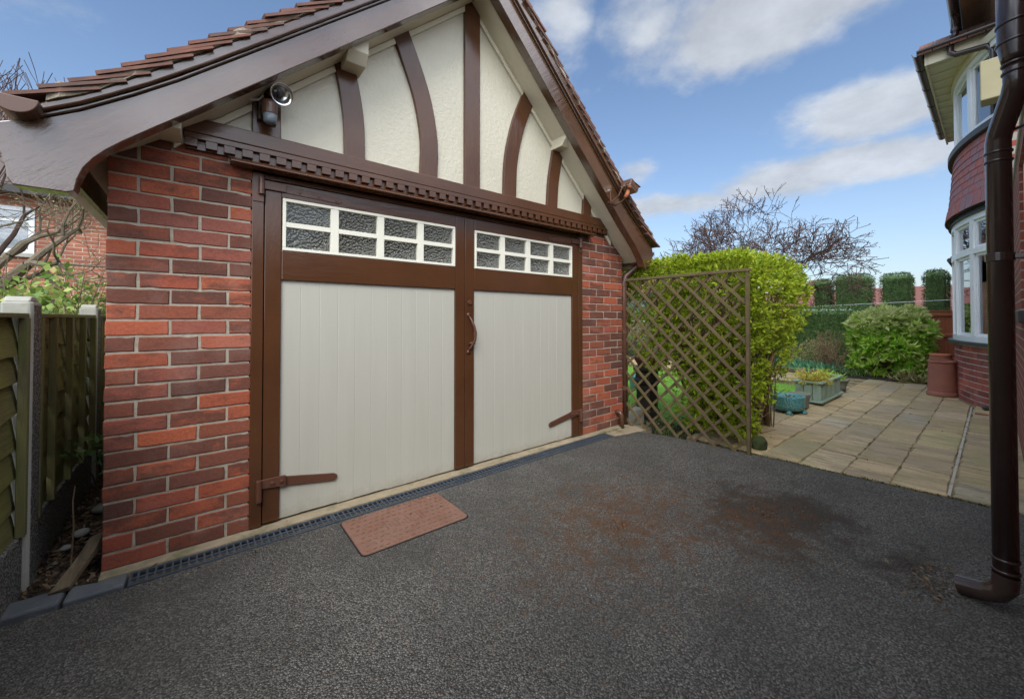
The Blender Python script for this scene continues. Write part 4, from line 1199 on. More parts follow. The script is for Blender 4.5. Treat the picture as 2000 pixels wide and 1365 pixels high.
concrete_post(0.13, 'nearest concrete fence post, pale smooth front with rough pebbled side')
concrete_post(1.50, 'farther concrete fence post standing close against the corner of the brick pier')
concrete_post(2.95, 'farthest concrete fence post, beyond the gap beside the garage')


def fence_panel(y0, y1, label, battens, nb=7):
    f = thing('fence_panel', label, 'fence panel', (-0.30, (y0 + y1) / 2, 0.24), 'larch-lap fence panels')
    z = 0.235; h = 0.90 / nb
    for i in range(nb):
        zz = z + i * h
        n = 12
        ph = random.uniform(0, 6); tip = random.uniform(-0.006, 0.006)
        rings = []
        for k in range(n + 1):
            yy = y0 + (y1 - y0) * k / n
            zl = zz - 0.020 + 0.014 * math.sin(ph + k * 1.1) + 0.007 * math.sin(ph * 3 + k * 2.7) + random.uniform(-0.003, 0.003)
            rings.append([(-0.286 + tip, yy, zl), (-0.312, yy, zz + h + 0.01), (-0.322, yy, zz + h + 0.01), (-0.297 + tip, yy, zl)])
        MB().strip(rings).build('board', 'fence_wood', f)
    for yb in battens:
        MB().box(-0.284, -0.256, yb - 0.016, yb + 0.016, 0.225, 1.135).build('batten', 'fence_batten', f, bevel=0.003)
    MB().box(-0.33, -0.262, y0, y1, 1.137, 1.155).build('capping', 'fence_batten', f, bevel=0.003)
    return f


fence_panel(-1.75, 0.060, 'green mossy waney-edged fence panel at the left edge, nearest the drive', [0.035, -0.85, -1.7])
fence_panel(0.20, 1.43, 'dark fence panel with three upright battens between the two nearer concrete posts', [0.235, 0.46, 0.78, 1.10, 1.40])
fence_panel(1.57, 2.88, 'fence panel half hidden behind the brick pier and the farther post', [1.62, 2.2, 2.8])
for y0, y1, lab in ((-1.75, 0.066, 'pebbled concrete gravel board under the nearest fence panel'), (0.194, 1.436, 'mossy concrete gravel board under the battened fence panel'), (1.565, 2.88, 'concrete gravel board in the dark under the farthest panel')):
    g = MB().prism_x([(y0, -0.1), (y1, -0.1), (y1, 0.225), (y0, 0.225)], -0.318, -0.272).build('gravel_board', 'pebble', bevel=0.006)
    tag(g, lab, 'gravel board', 'gravel boards under the fence')
pk = thing('plank', 'old grey split plank leaning against the foot of the brick pier', 'plank', (-0.10, 0.0, 0))
MB().strip([[(-0.165, -0.085, -0.008), (-0.105, -0.095, 0.004), (-0.110, -0.105, 0.026), (-0.170, -0.095, 0.014)], [(-0.105, 0.06, 0.055), (-0.045, 0.035, 0.085), (-0.050, 0.022, 0.108), (-0.110, 0.048, 0.078)], [(-0.085, 0.16, 0.085), (-0.034, 0.135, 0.115), (-0.038, 0.122, 0.138), (-0.090, 0.148, 0.108)]]).build('board', 'plank', pk, bevel=0.003)
stone_lab = ['orange-brown cobble by the edging stone at the left edge', 'pale flat stone on the soil beside the concrete post', 'small white pebble lying on the soil in the fence gap', 'grey broken stone in the gap behind the plank', 'rounded grey stone at the foot of the far concrete post']
for (x, y, r, m, lab) in ((-0.34, -0.02, 0.045, 'terracotta', stone_lab[0]), (-0.17, 0.50, 0.035, 'concrete', stone_lab[1]), (-0.20, 0.36, 0.022, 'concrete', stone_lab[2]), (-0.13, 0.80, 0.05, 'grey_stone', stone_lab[3]), (-0.11, 1.25, 0.06, 'concrete', stone_lab[4])):
    bm = bmesh.new(); bmesh.ops.create_icosphere(bm, subdivisions=2, radius=r)
    for v in bm.verts:
        v.co += Vector((random.uniform(-1, 1), random.uniform(-1, 1), random.uniform(-1, 1))) * r * 0.10; v.co.z *= 0.55
    me = bpy.data.meshes.new('stone'); bm.to_mesh(me); bm.free(); me.materials.append(MATS[m])
    for p in me.polygons: p.use_smooth = True
    tag(place('stone', me, loc=(x, y, r * 0.25 + (0.0 if y > 0 else 0.0))), lab, 'stone', 'loose stones in the fence gap')
n = 2600
pos = np.stack([rng.uniform(-0.27, -0.03, n), rng.uniform(-0.06, 2.4, n), rng.uniform(-0.02, -0.008, n)], 1)
ax = unit(rng.normal(size=(n, 3)) * np.array([1, 1, 0.25]))
stuff(leaves('leaf_litter', 'litter', None, pos, ax, rng.uniform(0.012, 0.05, n), rng.uniform(0.006, 0.02, n)))
pl = thing('evergreen_seedling', 'small dark glossy evergreen growing in the gap beside the brick pier', 'plant', (-0.13, 0.85, 0))
m = MB()
tips = []
for k in range(9):
    a = random.uniform(0, 6.28); t = Vector((-0.13 + 0.11 * math.cos(a), 0.85 + 0.2 * math.sin(a), random.uniform(0.22, 0.46)))
    m.tube([(-0.13, 0.85, -0.02), ((-0.13 + t.x) / 2, (0.85 + t.y) / 2, t.z * 0.6), t], [0.006, 0.004, 0.002], 5); tips.append(t)
m.build('stem', 'bark', pl)
tp = np.repeat(np.array([tuple(t) for t in tips]), 9, 0) + rng.normal(size=(81, 3)) * 0.03
leaves('foliage', 'dark_leaf', pl, tp, unit(rng.normal(size=(81, 3)) + np.array([0, 0, 0.3])), rng.uniform(0.05, 0.09, 81), rng.uniform(0.022, 0.035, 81), droop=0.1)
dt = MB().tube([(-0.155, 0.20, -0.02), (-0.15, 0.21, 0.15), (-0.156, 0.22, 0.27), (-0.15, 0.225, 0.34)], [0.004, 0.0035, 0.003, 0.002], 5).build('dry_stalk', 'dry_stem')
tag(dt, 'thin dry stalk sticking up from the soil in the fence gap', 'stalk')

# neighbour's house beyond the fence
nh = thing('brick_house', 'pale pink brick house with a white window beyond the left fence', 'house', (-3.5, 8.5, 0))
NY = 8.5
wx0, wx1, wz0, wz1 = -3.6, -2.06, 2.30, 3.13
w = MB().box(-7, wx0, NY, NY + 0.25, 0, 3.45).box(wx1, 2.6, NY, NY + 0.25, 0, 3.45).box(wx0, wx1, NY, NY + 0.25, 0, wz0).box(wx0, wx1, NY, NY + 0.25, wz1, 3.45)
w.box(-7, 2.6, NY + 0.5, NY + 6, 0, 3.45)
w.build('wall', 'pink_wall', nh)
MB().prism_x([(NY - 0.28, 3.42), (NY - 0.28, 3.47), (NY + 3.4, 6.3), (NY + 6.6, 3.47), (NY + 6.6, 3.42)], -7.3, 2.9).build('roof', 'grey_tile', nh)
MB().box(-7.3, 2.9, NY - 0.30, NY - 0.281, 3.33, 3.46).build('fascia', 'dark_trim', nh)
wn = MB()
wn.box(wx0, wx1, NY - 0.02, NY + 0.06, wz0, wz0 + 0.07).box(wx0, wx1, NY - 0.02, NY + 0.06, wz1 - 0.07, wz1)
for xx in (wx0, wx0 + 0.52, wx0 + 1.0, wx1 - 0.07): wn.box(xx, xx + 0.07, NY - 0.019, NY + 0.06, wz0 + 0.07, wz1 - 0.07)
wn.box(wx0 + 0.07, wx1 - 0.07, NY - 0.016, NY + 0.05, wz1 - 0.27, wz1 - 0.23)
wf = wn.build('window', 'upvc', nh)
MB().box(wx0 + 0.02, wx1 - 0.02, NY + 0.02, NY + 0.026, wz0 + 0.02, wz1 - 0.02).build('pane', 'glass', wf)
MB().box(wx0 - 0.06, wx1 + 0.06, NY - 0.06, NY, wz0 - 0.07, wz0 - 0.001).build('sill', 'concrete', wf)


def limb_tree(m, p, d, r, length, depth, spread=0.55, tips=None, minr=0.0022, up=0.25, seg=None, curl=0.25):
    """Grows a branch and its forks into mesh builder m."""
    n = 3 if depth > 1 else 2
    pts, rs = [Vector(p)], [r]
    d = Vector(d).normalized()
    for i in range(n):
        d = (d + Vector((random.gauss(0, 1), random.gauss(0, 1), random.gauss(0, 1) + up)) * curl).normalized()
        pts.append(pts[-1] + d * length / n); rs.append(max(minr, r * (1 - 0.4 * (i + 1) / n)))
    m.tube(pts, rs, seg or (7 if r > 0.03 else 5 if r > 0.010 else 3), caps=False)
    if tips is not None and depth <= 2: tips += [(pts[-1], d), (pts[-2], d)]
    if depth <= 0: return
    k = random.choice((2, 3)) if depth > 1 else random.choice((2, 3, 3))
    for i in range(k):
        q = pts[-1] if i < 2 else pts[random.randint(1, n - 1)]
        nd = (d + Vector((random.gauss(0, 1), random.gauss(0, 1), random.gauss(0, 1))) * spread + Vector((0, 0, up * 0.6))).normalized()
        limb_tree(m, q, nd, rs[-1] * random.uniform(0.62, 0.85), length * random.uniform(0.68, 0.9), depth - 1, spread, tips, minr, up, None, curl)


random.seed(21)
t = thing('gnarled_tree', 'gnarled leafless tree with lichened limbs behind the left fence', 'tree', (-1.35, 3.3, 0))
m = MB(); tips = []
base = Vector((-1.30, 3.3, 0.0))
m.tube([base, base + Vector((0.02, 0, 0.7)), base + Vector((0.0, 0.05, 1.25))], [0.17, 0.14, 0.15], 10)
for dx, dy, dz, r in ((-0.55, 0.1, 1.0, 0.10), (0.02, 0.1, 1.0, 0.07), (0.75, 0.2, 0.62, 0.075), (0.45, -0.1, 0.95, 0.06), (-0.8, -0.2, 0.45, 0.08), (0.9, 0.5, 0.25, 0.05), (-0.25, 0.3, 1.0, 0.07)):
    limb_tree(m, base + Vector((0, 0.03, 1.15)), (dx, dy, dz), r, 0.62, 5, 0.62, tips, 0.0028, 0.06, None, 0.2)
m.build('limbs', 'grey_bark', t)
tp = np.array([tuple(p) for p, d in tips]); idx = rng.integers(0, len(tp), 2600)
leaves('buds', 'olive_bud', t, tp[idx] + rng.normal(size=(2600, 3)) * 0.03, unit(rng.normal(size=(2600, 3))), rng.uniform(0.012, 0.03, 2600), 0.010)
random.seed(5)
t = thing('bare_tree', 'bare tree whose thin twigs rise above the left end of the garage roof', 'tree', (-1.6, 5.2, 0))
m = MB(); m.tube([(-1.75, 5.2, 0), (-1.75, 5.2, 1.8)], [0.09, 0.07], 8)
for k in range(8):
    limb_tree(m, (-1.75, 5.2, 1.7), (random.uniform(-0.45, 0.55), random.uniform(-0.4, 0.3), 1.0), 0.032, 0.80, 4, 0.30, None, 0.004, 0.5, None, 0.12)
m.build('limbs', 'twig', t)
# ivy and shrubs along the top of the fence
iv = thing('ivy_hedge', 'ivy and small shrubs growing over the fence top, green and buff leaves', 'shrub', (-0.9, 2.6, 0))
n = 5200
c = np.stack([rng.uniform(-1.5, -0.42, n), rng.uniform(0.9, 4.2, n), rng.uniform(0.4, 1.0, n) ** 0.6 * 1.32 + rng.normal(size=n) * 0.06], 1)
c[:, 2] += 0.10 * np.sin(c[:, 1] * 4) + 0.10 * np.sin(c[:, 0] * 9)
leaves('foliage', 'ivy_leaf', iv, c, unit(rng.normal(size=(n, 3)) + np.array([0.2, -0.3, 0.3])), rng.uniform(0.03, 0.07, n), rng.uniform(0.02, 0.045, n))
m = MB()
for k in range(60):
    p = Vector((random.uniform(-1.4, -0.5), random.uniform(1.0, 4.0), 0.1)); m.tube([p, p + Vector((random.uniform(-.1, .1), random.uniform(-.1, .1), 0.7)), p + Vector((random.uniform(-.3, .3), random.uniform(-.3, .3), random.uniform(1.2, 1.55)))], [0.008, 0.005, 0.002], 4)
m.build('stems', 'grey_bark', iv)
lau = thing('laurel', 'dark pointed laurel leaves peering over the fence at the left edge', 'shrub', (-0.62, 0.15, 0))
MB().tube([(-0.62, 0.2, 0), (-0.60, 0.2, 0.7), (-0.56, 0.18, 1.15)], [0.012, 0.01, 0.005], 6).build('stem', 'bark', lau)
n = 46
leaves('foliage', 'dark_leaf', lau, np.array([-0.58, 0.18, 1.12]) + rng.normal(size=(n, 3)) * np.array([0.07, 0.09, 0.06]), unit(rng.normal(size=(n, 3)) + np.array([0.3, -0.5, 0.4])), rng.uniform(0.08, 0.13, n), 0.04, droop=0.15)

# ================================================================== TRELLIS AND BIG HEDGE
trl = thing('trellis', 'weathered diamond lattice trellis panel standing at the corner of the garage', 'trellis', (3.9, -0.6, 0))
TY0, TY1, TZ0, TZ1, TX = -1.205, 0.0, -0.02, 1.535, 3.905
def clip_diag(c0, sgn):
    """Diagonal y = c0 + sgn * z inside the panel: its two end points (y, z)."""
    pts = []
    for z in (TZ0, TZ1 - 0.01):
        y = c0 + sgn * z
        if TY0 <= y <= TY1: pts.append((y, z))
    for y in (TY0 + 0.005, TY1 - 0.005):
        z = (y - c0) / sgn
        if TZ0 < z < TZ1 - 0.01: pts.append((y, z))
    return pts[:2] if len(pts) >= 2 else None
sp = 0.171
for sgn, xo in ((-1, 0.0085), (1, -0.0085)):
    c0 = -4.0
    while c0 < 4.0:
        pp = clip_diag(c0 + random.uniform(-0.006, 0.006), sgn)
        if pp:
            (ya, za), (yb, zb) = pp
            L = math.hypot(yb - ya, zb - za)
            if L > 0.10:
                d = Vector((0, (yb - ya) / L, (zb - za) / L)); nn = Vector((0, -d.z, d.y))
                MB().obox((TX + xo, (ya + yb) / 2, (za + zb) / 2), d * L / 2, nn * 0.0116, Vector((0.0072, 0, 0))).build('batten', 'trellis', trl)
        c0 += sp
MB().box(TX - 0.026, TX + 0.016, TY0 - 0.032, TY1 + 0.02, TZ1 - 0.010, TZ1 + 0.018).build('top_rail', 'trellis', trl, bevel=0.003)
MB().box(TX - 0.022, TX + 0.012, TY0 - 0.024, TY0 + 0.002, TZ0, TZ1 - 0.011).build('post', 'trellis', trl, bevel=0.003)
MB().box(TX - 0.014, TX + 0.016, TY1 - 0.004, TY1 + 0.02, TZ0, TZ1 - 0.011).build('end_stile', 'trellis', trl, bevel=0.002)

random.seed(11)
hd = thing('flowering_hedge', 'tall clipped hedge of yellow-green spring sprouts behind the trellis', 'hedge', (4.75, -0.45, 0))
m = MB()
HX0, HX1 = 3.99, 5.25
stem_pts = []
def hedge_bounds(z):
    """y range of the hedge at height z (m)."""
    zs = [0, 0.25, 0.55, 0.85, 1.1, 1.4, 1.62, 1.74]
    lo = [-1.12, -1.15, -1.17, -1.22, -1.29, -1.34, -1.26, -1.06]
    hi = [-0.55, -0.42, -0.25, -0.02, 0.15, 0.28, 0.25, 0.10]
    return np.interp(z, zs, lo), np.interp(z, zs, hi)
feet = [(4.30, -1.10), (4.35, -0.98), (4.5, -0.85), (4.4, -0.72), (4.6, -0.62), (4.75, -0.9), (4.9, -0.7), (4.65, -0.45), (4.85, -0.5), (5.0, -1.0), (4.55, -1.05), (4.3, -0.85)]
for k in range(300):
    fx_, fy_ = random.choice(feet)
    zt = random.uniform(0.9, 1.74)
    lo, hi = hedge_bounds(zt)
    ty = random.uniform(lo, hi); tx_ = random.uniform(HX0 + 0.05, HX1)
    p = [(fx_ + random.gauss(0, .03), fy_ + random.gauss(0, .03), -0.07)]
    for s in (0.3, 0.6, 1.0):
        e = s ** 0.85
        zz = zt * s
        l2, h2 = hedge_bounds(zz)
        yy = fy_ + (ty - fy_) * e + random.gauss(0, 0.035)
        p.append((fx_ + (tx_ - fx_) * e + random.gauss(0, .035), min(max(yy, l2), h2), zz))
    r0 = random.choice((0.006, 0.008, 0.011, 0.016, 0.022)) if k < 70 else 0.006
    m.tube(p, [r0, r0 * 0.8, r0 * 0.55, 0.003], 5 if r0 > 0.007 else 4, caps=False)
    stem_pts += p[1:]
    for q in range(5):                                              # side twigs
        s = random.uniform(0.25, 1.0); i = min(2, int(s * 3)); b = Vector(p[i + 1]) if i < 3 else Vector(p[3])
        a = Vector(p[i]); c0 = a.lerp(b, random.random())
        e = c0 + Vector((random.gauss(0, .10), random.gauss(0, .10), random.uniform(0.02, .16)))
        m.tube([c0, e], [0.0040, 0.0024], 3, caps=False); stem_pts.append(tuple(e))
for fx_, fy_, ex, ey, ez, r0 in ((4.26, -1.04, 4.50, -1.22, 0.80, 0.015), (4.22, -1.06, 4.36, -1.18, 0.60, 0.011), (4.36, -0.95, 4.40, -0.55, 1.2, 0.015), (4.4, -0.75, 4.3, -0.35, 1.3, 0.012)):
    m.tube([(fx_, fy_, -0.07), (fx_ + (ex - fx_) * .3, fy_ + (ey - fy_) * .38, ez * .33), (fx_ + (ex - fx_) * .62, fy_ + (ey - fy_) * .72, ez * .66), (ex, ey, ez)], [r0, r0 * .85, r0 * .7, r0 * .45], 7)
m.build('branches', 'hedge_stem', hd)
# sprouts: dense on the clipped shell, sparse low down
P_, O_ = [], []
while len(P_) < 3600:
    z = 0.12 + 1.62 * rng.random() ** 0.62
    lo, hi = hedge_bounds(z)
    f = rng.random()
    if z < 0.55 and rng.random() < (0.80 if 0.36 < f < 0.58 else 0.72): continue
    x, y = rng.uniform(HX0, HX1), rng.uniform(lo, hi)
    o = np.array([0.0, 0.0, 0.25])
    if f < 0.36: x = HX0 + abs(rng.normal()) * 0.07; o = np.array([-1, 0, 0.3])
    elif f < 0.58: y = lo + abs(rng.normal()) * 0.07; o = np.array([-0.2, -1, 0.3])
    elif f < 0.82:
        zt = 1.735 - 0.5 * max(0, (lo + 0.16 - y)) - 0.25 * max(0, y - (hi - 0.25)); z = zt - abs(rng.normal()) * 0.06; o = np.array([0, 0, 1.0])
        z += 0.035 * math.sin(y * 9) * math.cos(x * 8)
    cl = math.sin(x * 11 + 1) * math.sin(y * 9 + z * 5) + math.sin(z * 13 + y * 4) * 0.6
    if f < 0.58 and cl < -0.1 and rng.random() < 0.85: continue
    P_.append((x, y, z)); O_.append(o)
P_, O_ = np.array(P_), np.array(O_)
low = [(rng.uniform(4.0, 4.28 + 0.35 * z), -1.09 + rng.normal() * 0.04 - 0.10 * z, z) for z in rng.uniform(0.05, 0.75, 190)]
low += [(4.02 + abs(rng.normal()) * 0.06, rng.uniform(-1.15, -0.55), z) for z in rng.uniform(0.06, 0.6, 260)]
P_ = np.concatenate([P_, np.array(low)]); O_ = np.concatenate([O_, np.tile([[-0.6, -0.7, 0.4]], (len(low), 1))])
b, ax = sprouts(P_, O_, 6, 0.55, 0.55)
n = len(b)
leaves('foliage', 'privet_leaf', hd, b, ax, rng.uniform(0.036, 0.070, n), rng.uniform(0.015, 0.025, n), droop=0.08)
# inner older leaves
sp_ = np.array(stem_pts); idx = rng.integers(0, len(sp_), 3000)
leaves('inner_foliage', 'privet_leaf', hd, sp_[idx] + rng.normal(size=(3000, 3)) * 0.045, unit(rng.normal(size=(3000, 3)) + np.array([0, 0, .4])), rng.uniform(0.02, 0.045, 3000), 0.015)
bm = bmesh.new(); bmesh.ops.create_icosphere(bm, subdivisions=2, radius=0.10)
for v in bm.verts:
    v.co = Vector((v.co.x * 0.75, v.co.y * 0.62, v.co.z * 0.85)) * random.uniform(0.88, 1.1)
me = bpy.data.meshes.new('mossy_boulder'); bm.to_mesh(me); bm.free(); me.materials.append(MATS['moss_stone'])
ms = place('mossy_boulder', me, loc=(4.10, -1.225, 0.03))
tag(ms, 'dark mossy boulder at the foot of the tall yellow-green hedge', 'boulder')
cb = MB().box(4.02, 4.30, 0.02, 0.14, -0.08, 0.10).build('concrete_block', 'concrete', bevel=0.01)
tag(cb, 'pale concrete block lying behind the garage downpipe', 'block')

bp = thing('chimney_pot', 'black glazed chimney pot used as a planter stand behind the trellis', 'chimney pot', (4.55, 0.14, -0.07), 'old chimney pots')
MB().lathe((4.55, 0.14, -0.075), [(0.150, 0.0), (0.150, 0.10), (0.128, 0.13), (0.125, 0.40), (0.150, 0.42), (0.155, 0.46), (0.140, 0.48), (0.135, 0.56), (0.165, 0.58), (0.165, 0.62)], 8).build('pot_body', 'black_clay', bp, bevel=0.006)
bowl = thing('terracotta_bowl', 'red terracotta bowl sitting on top of the black chimney pot', 'plant pot', (4.55, 0.14, 0.545))
MB().lathe((4.55, 0.14, 0.547), [(0.10, 0.0), (0.135, 0.06), (0.15, 0.085), (0.155, 0.115), (0.142, 0.115), (0.13, 0.085), (0.02, 0.075)], 22).build('bowl', 'terracotta', bowl, smooth=True)
gp_ = thing('green_tub', 'low blue-green tub on the lawn beyond the black chimney pot', 'plant pot', (6.1, 1.1, -0.07))
MB().lathe((6.1, 1.25, -0.075), [(0.14, 0.0), (0.18, 0.22), (0.19, 0.23), (0.17, 0.23), (0.15, 0.17), (0.01, 0.16)], 18).build('tub', 'teal', gp_)

# grass
n = 30000
gx_ = rng.uniform(3.97, 8.6, n); gy_ = rng.uniform(-0.655, 3.2, n)
stuff(leaves('grass', 'grass_blade', None, np.stack([gx_, gy_, np.full(n, -0.077)], 1), unit(rng.normal(size=(n, 3)) * 0.45 + np.array([0, 0, 1.0])), rng.uniform(0.02, 0.05, n), 0.0045))
n = 900
gx_ = rng.uniform(3.6, 4.9, n); gy_ = rng.uniform(-1.28, 0.0, n)
stuff(leaves('fallen_leaves', 'litter', None, np.stack([gx_ + 0.38, gy_, rng.uniform(-0.06, -0.035, n)], 1), unit(rng.normal(size=(n, 3)) * np.array([1, 1, .3])), rng.uniform(0.015, 0.04, n), 0.015))
n = 120
dx_ = rng.uniform(0.1, 3.6, n); dy_ = np.where(rng.random(n) < 0.6, -0.215 - np.abs(rng.normal(size=n)) * 0.03, rng.uniform(-0.09, -0.01, n))
stuff(leaves('blown_litter', 'litter', None, np.stack([dx_, dy_, np.full(n, -0.002)], 1), unit(rng.normal(size=(n, 3)) * np.array([1, 1, .25])), rng.uniform(0.008, 0.026, n), rng.uniform(0.004, 0.012, n)))
n = 260
dx_ = 2.80 + rng.normal(size=n) * 0.10; dy_ = -2.34 + rng.normal(size=n) * 0.055
stuff(leaves('gutter_silt', 'litter', None, np.stack([dx_, dy_, np.full(n, -0.0105)], 1), unit(rng.normal(size=(n, 3)) * np.array([1, 1, .4])), rng.uniform(0.006, 0.03, n), rng.uniform(0.005, 0.012, n)))
# loose grit and crumbs of moss over the drive
n = 2600
gx_ = rng.uniform(-0.6, 3.9, n); gy_ = rng.uniform(-2.5, -0.25, n)
stuff(leaves('grit', 'grit', None, np.stack([gx_, gy_, np.full(n, -0.0115)], 1), unit(rng.normal(size=(n, 3)) * np.array([1, 1, .4])), rng.uniform(0.003, 0.008, n), 0.005))
n = 5200
th_ = rng.uniform(0, 6.28, n); rr_ = np.abs(rng.normal(size=n))
mixk = rng.random(n) < 0.45
gx_ = np.where(mixk, 2.85, 2.15) + rr_ * np.cos(th_) * np.where(mixk, 0.55, 0.95); gy_ = np.where(mixk, -1.7, -1.2) + rr_ * np.sin(th_) * np.where(mixk, 0.33, 0.62)
keep_ = np.sin(gx_ * 9.1 + gy_ * 4.7) + np.sin(gx_ * 21 - gy_ * 17) + np.sin(gy_ * 31 + gx_ * 5) > -0.3
gx_, gy_ = gx_[keep_], gy_[keep_]
k_ = (gx_ < 3.85) & (gy_ > -2.5) & (gy_ < -0.3)
gx_, gy_ = gx_[k_], gy_[k_]; n = len(gx_)
stuff(leaves('moss_crumbs', 'crumb', None, np.stack([gx_, gy_, np.full(n, -0.0105)], 1), unit(rng.normal(size=(n, 3)) * np.array([1, 1, .5])), rng.uniform(0.005, 0.013, n), 0.007))

# ================================================================== POTS AND PLANTERS ON THE PATIO
tp_ = thing('glazed_pot', 'round teal glazed pot with basketweave relief on three feet', 'plant pot', (5.87, -0.935, 0))
MB().lathe((5.87, -0.935, 0.028), [(0.135, 0.0), (0.158, 0.012), (0.168, 0.06), (0.172, 0.14), (0.176, 0.158), (0.176, 0.172), (0.156, 0.172), (0.150, 0.13), (0.02, 0.125)], 30).build('pot_body', 'teal', tp_, smooth=True)
MB().lathe((5.87, -0.935, 0.150), [(0.148, 0.0), (0.10, 0.012), (0.02, 0.016)], 18).build('soil', 'soil', tp_)
n = 60; a = rng.uniform(0, 6.28, n); r_ = rng.uniform(0, 0.13, n)
leaves('dead_leaves', 'litter', tp_, np.stack([5.87 + r_ * np.cos(a), -0.935 + r_ * np.sin(a), np.full(n, 0.168)], 1), unit(rng.normal(size=(n, 3)) * np.array([1, 1, .5])), 0.04, 0.02)
for a in (200, 285, 330, 70):
    cx_, cy_ = 5.87 + 0.155 * math.cos(R(a)), -0.935 + 0.155 * math.sin(R(a))
    MB().lathe((cx_, cy_, 0.001), [(0.036, 0.0), (0.036, 0.012), (0.022, 0.022), (0.024, 0.032), (0.01, 0.036)], 10).build('foot', 'teal', tp_, smooth=True)
sp_t = thing('small_pot', 'small dull grey pot tucked between the teal pot and the wooden planter', 'plant pot', (6.22, -0.965, 0))
MB().lathe((6.22, -0.965, 0.004), [(0.085, 0.0), (0.090, 0.02), (0.10, 0.12), (0.118, 0.165), (0.122, 0.18), (0.108, 0.18), (0.09, 0.13), (0.01, 0.12)], 20).build('pot_body', 'grey_stone', sp_t, smooth=True)
bx = thing('wooden_planter', 'long blue-green slatted wooden planter trough', 'planter', (7.1, -0.96, 0))
BX0, BX1, BY0, BY1 = 6.56, 7.62, -1.105, -0.82
MB().box(BX0 - 0.022, BX1 + 0.022, BY0 - 0.022, BY1 + 0.022, 0.028, 0.055).build('base', 'planter', bx, bevel=0.004)
for i in range(3):
    w_ = (BY1 - BY0) / 3
    MB().box(BX0, BX0 + 0.02, BY0 + i * w_ + 0.003, BY0 + (i + 1) * w_ - 0.003, 0.056, 0.275).build('board', 'planter', bx, bevel=0.003)
for i in range(9):
    w_ = (BX1 - BX0 - 0.044) / 9
    MB().box(BX0 + 0.022 + i * w_ + 0.003, BX0 + 0.022 + (i + 1) * w_ - 0.003, BY0 + (0.0 if i % 2 else 0.010), BY0 + 0.024, 0.056, 0.275).build('board', 'planter', bx, bevel=0.003)
    MB().box(BX0 + 0.022 + i * w_ + 0.003, BX0 + 0.022 + (i + 1) * w_ - 0.003, BY1 - 0.02, BY1, 0.056, 0.275).build('board', 'planter', bx)
MB().box(BX1 - 0.02, BX1, BY0 + 0.026, BY1 - 0.022, 0.056, 0.275).build('board', 'planter', bx)
rm = MB().box(BX0 - 0.02, BX0 + 0.035, BY0 - 0.02, BY1 + 0.02, 0.2755, 0.298).box(BX1 - 0.035, BX1 + 0.02, BY0 - 0.02, BY1 + 0.02, 0.2755, 0.298)
rm.box(BX0 + 0.035, BX1 - 0.035, BY0 - 0.02, BY0 + 0.035, 0.2755, 0.298).box(BX0 + 0.035, BX1 - 0.035, BY1 - 0.035, BY1 + 0.02, 0.2755, 0.298)
rm.build('rim', 'planter', bx, bevel=0.003)
for xx in (BX0 + 0.1, BX1 - 0.1):
    for yy_ in (BY0 + 0.05, BY1 - 0.05): MB().box(xx - 0.03, xx + 0.03, yy_ - 0.03, yy_ + 0.03, 0.001, 0.0275).build('foot', 'planter', bx)
MB().box(BX0 + 0.02, BX1 - 0.02, BY0 + 0.024, BY1 - 0.02, 0.10, 0.262).build('soil', 'soil', bx)
cf = thing('golden_conifer', 'feathery golden dwarf conifer spilling over the front of the wooden planter', 'conifer', (6.75, -0.95, 0.26))
sprays = []
m = MB()
for k in range(60):
    a = random.uniform(0, 6.28); el = random.uniform(0.05, 1.0)
    L = random.uniform(0.16, 0.32)
    d = Vector((math.cos(a) * math.cos(el) * 1.0, math.sin(a) * math.cos(el), math.sin(el) * 0.75))
    s0 = Vector((6.72 + random.uniform(-.1, .25), -0.95 + random.uniform(-.08, .08), 0.255)); e0 = s0 + d * L
    m.tube([s0, s0.lerp(e0, 0.6) + Vector((0, 0, 0.02)), e0], [0.004, 0.003, 0.0015], 3, caps=False)
    for q in range(40):
        t_ = random.uniform(0.3, 1.0); sprays.append((*(s0.lerp(e0, t_)), *d))
m.build('branchlets', 'dry_stem', cf)
sprays = np.array(sprays); n = len(sprays)
leaves('foliage', 'gold_leaf', cf, sprays[:, :3] + rng.normal(size=(n, 3)) * 0.008, unit(sprays[:, 3:] + rng.normal(size=(n, 3)) * 0.55), rng.uniform(0.02, 0.045, n), 0.007)
hb_ = thing('heather_plant', 'green and cream leafy plant at the far end of the wooden planter', 'plant', (7.3, -0.95, 0.26))
n = 500
leaves('foliage', 'bright_leaf', hb_, np.array([7.3, -0.95, 0.29]) + rng.normal(size=(n, 3)) * np.array([0.13, 0.06, 0.035]), unit(rng.normal(size=(n, 3)) + np.array([0, 0, .7])), rng.uniform(0.03, 0.06, n), 0.016)
gpot = thing('footed_urn', 'small flared grey urn on feet at the far end of the planter', 'plant pot', (8.0, -0.99, 0))
MB().lathe((8.0, -0.99, 0.035), [(0.085, 0.0), (0.10, 0.015), (0.098, 0.04), (0.115, 0.10), (0.128, 0.13), (0.138, 0.135), (0.14, 0.155), (0.12, 0.155), (0.10, 0.11), (0.01, 0.105)], 22).build('urn_body', 'grey_stone', gpot, smooth=True)
for a in (215, 300, 60, 140): MB().lathe((8.0 + 0.075 * math.cos(R(a)), -0.99 + 0.075 * math.sin(R(a)), 0.001), [(0.026, 0), (0.028, 0.015), (0.018, 0.034)], 8).build('foot', 'grey_stone', gpot)
n = 260
ug = thing('urn_plant', 'bright green plant growing in the small grey urn', 'plant', (8.0, -0.99, 0.15))
leaves('foliage', 'bright_leaf', ug, np.array([8.0, -0.98, 0.17]) + rng.normal(size=(n, 3)) * np.array([0.05, 0.05, 0.03]), unit(rng.normal(size=(n, 3)) + np.array([0, 0, .9])), rng.uniform(0.04, 0.09, n), 0.018, droop=0.2)

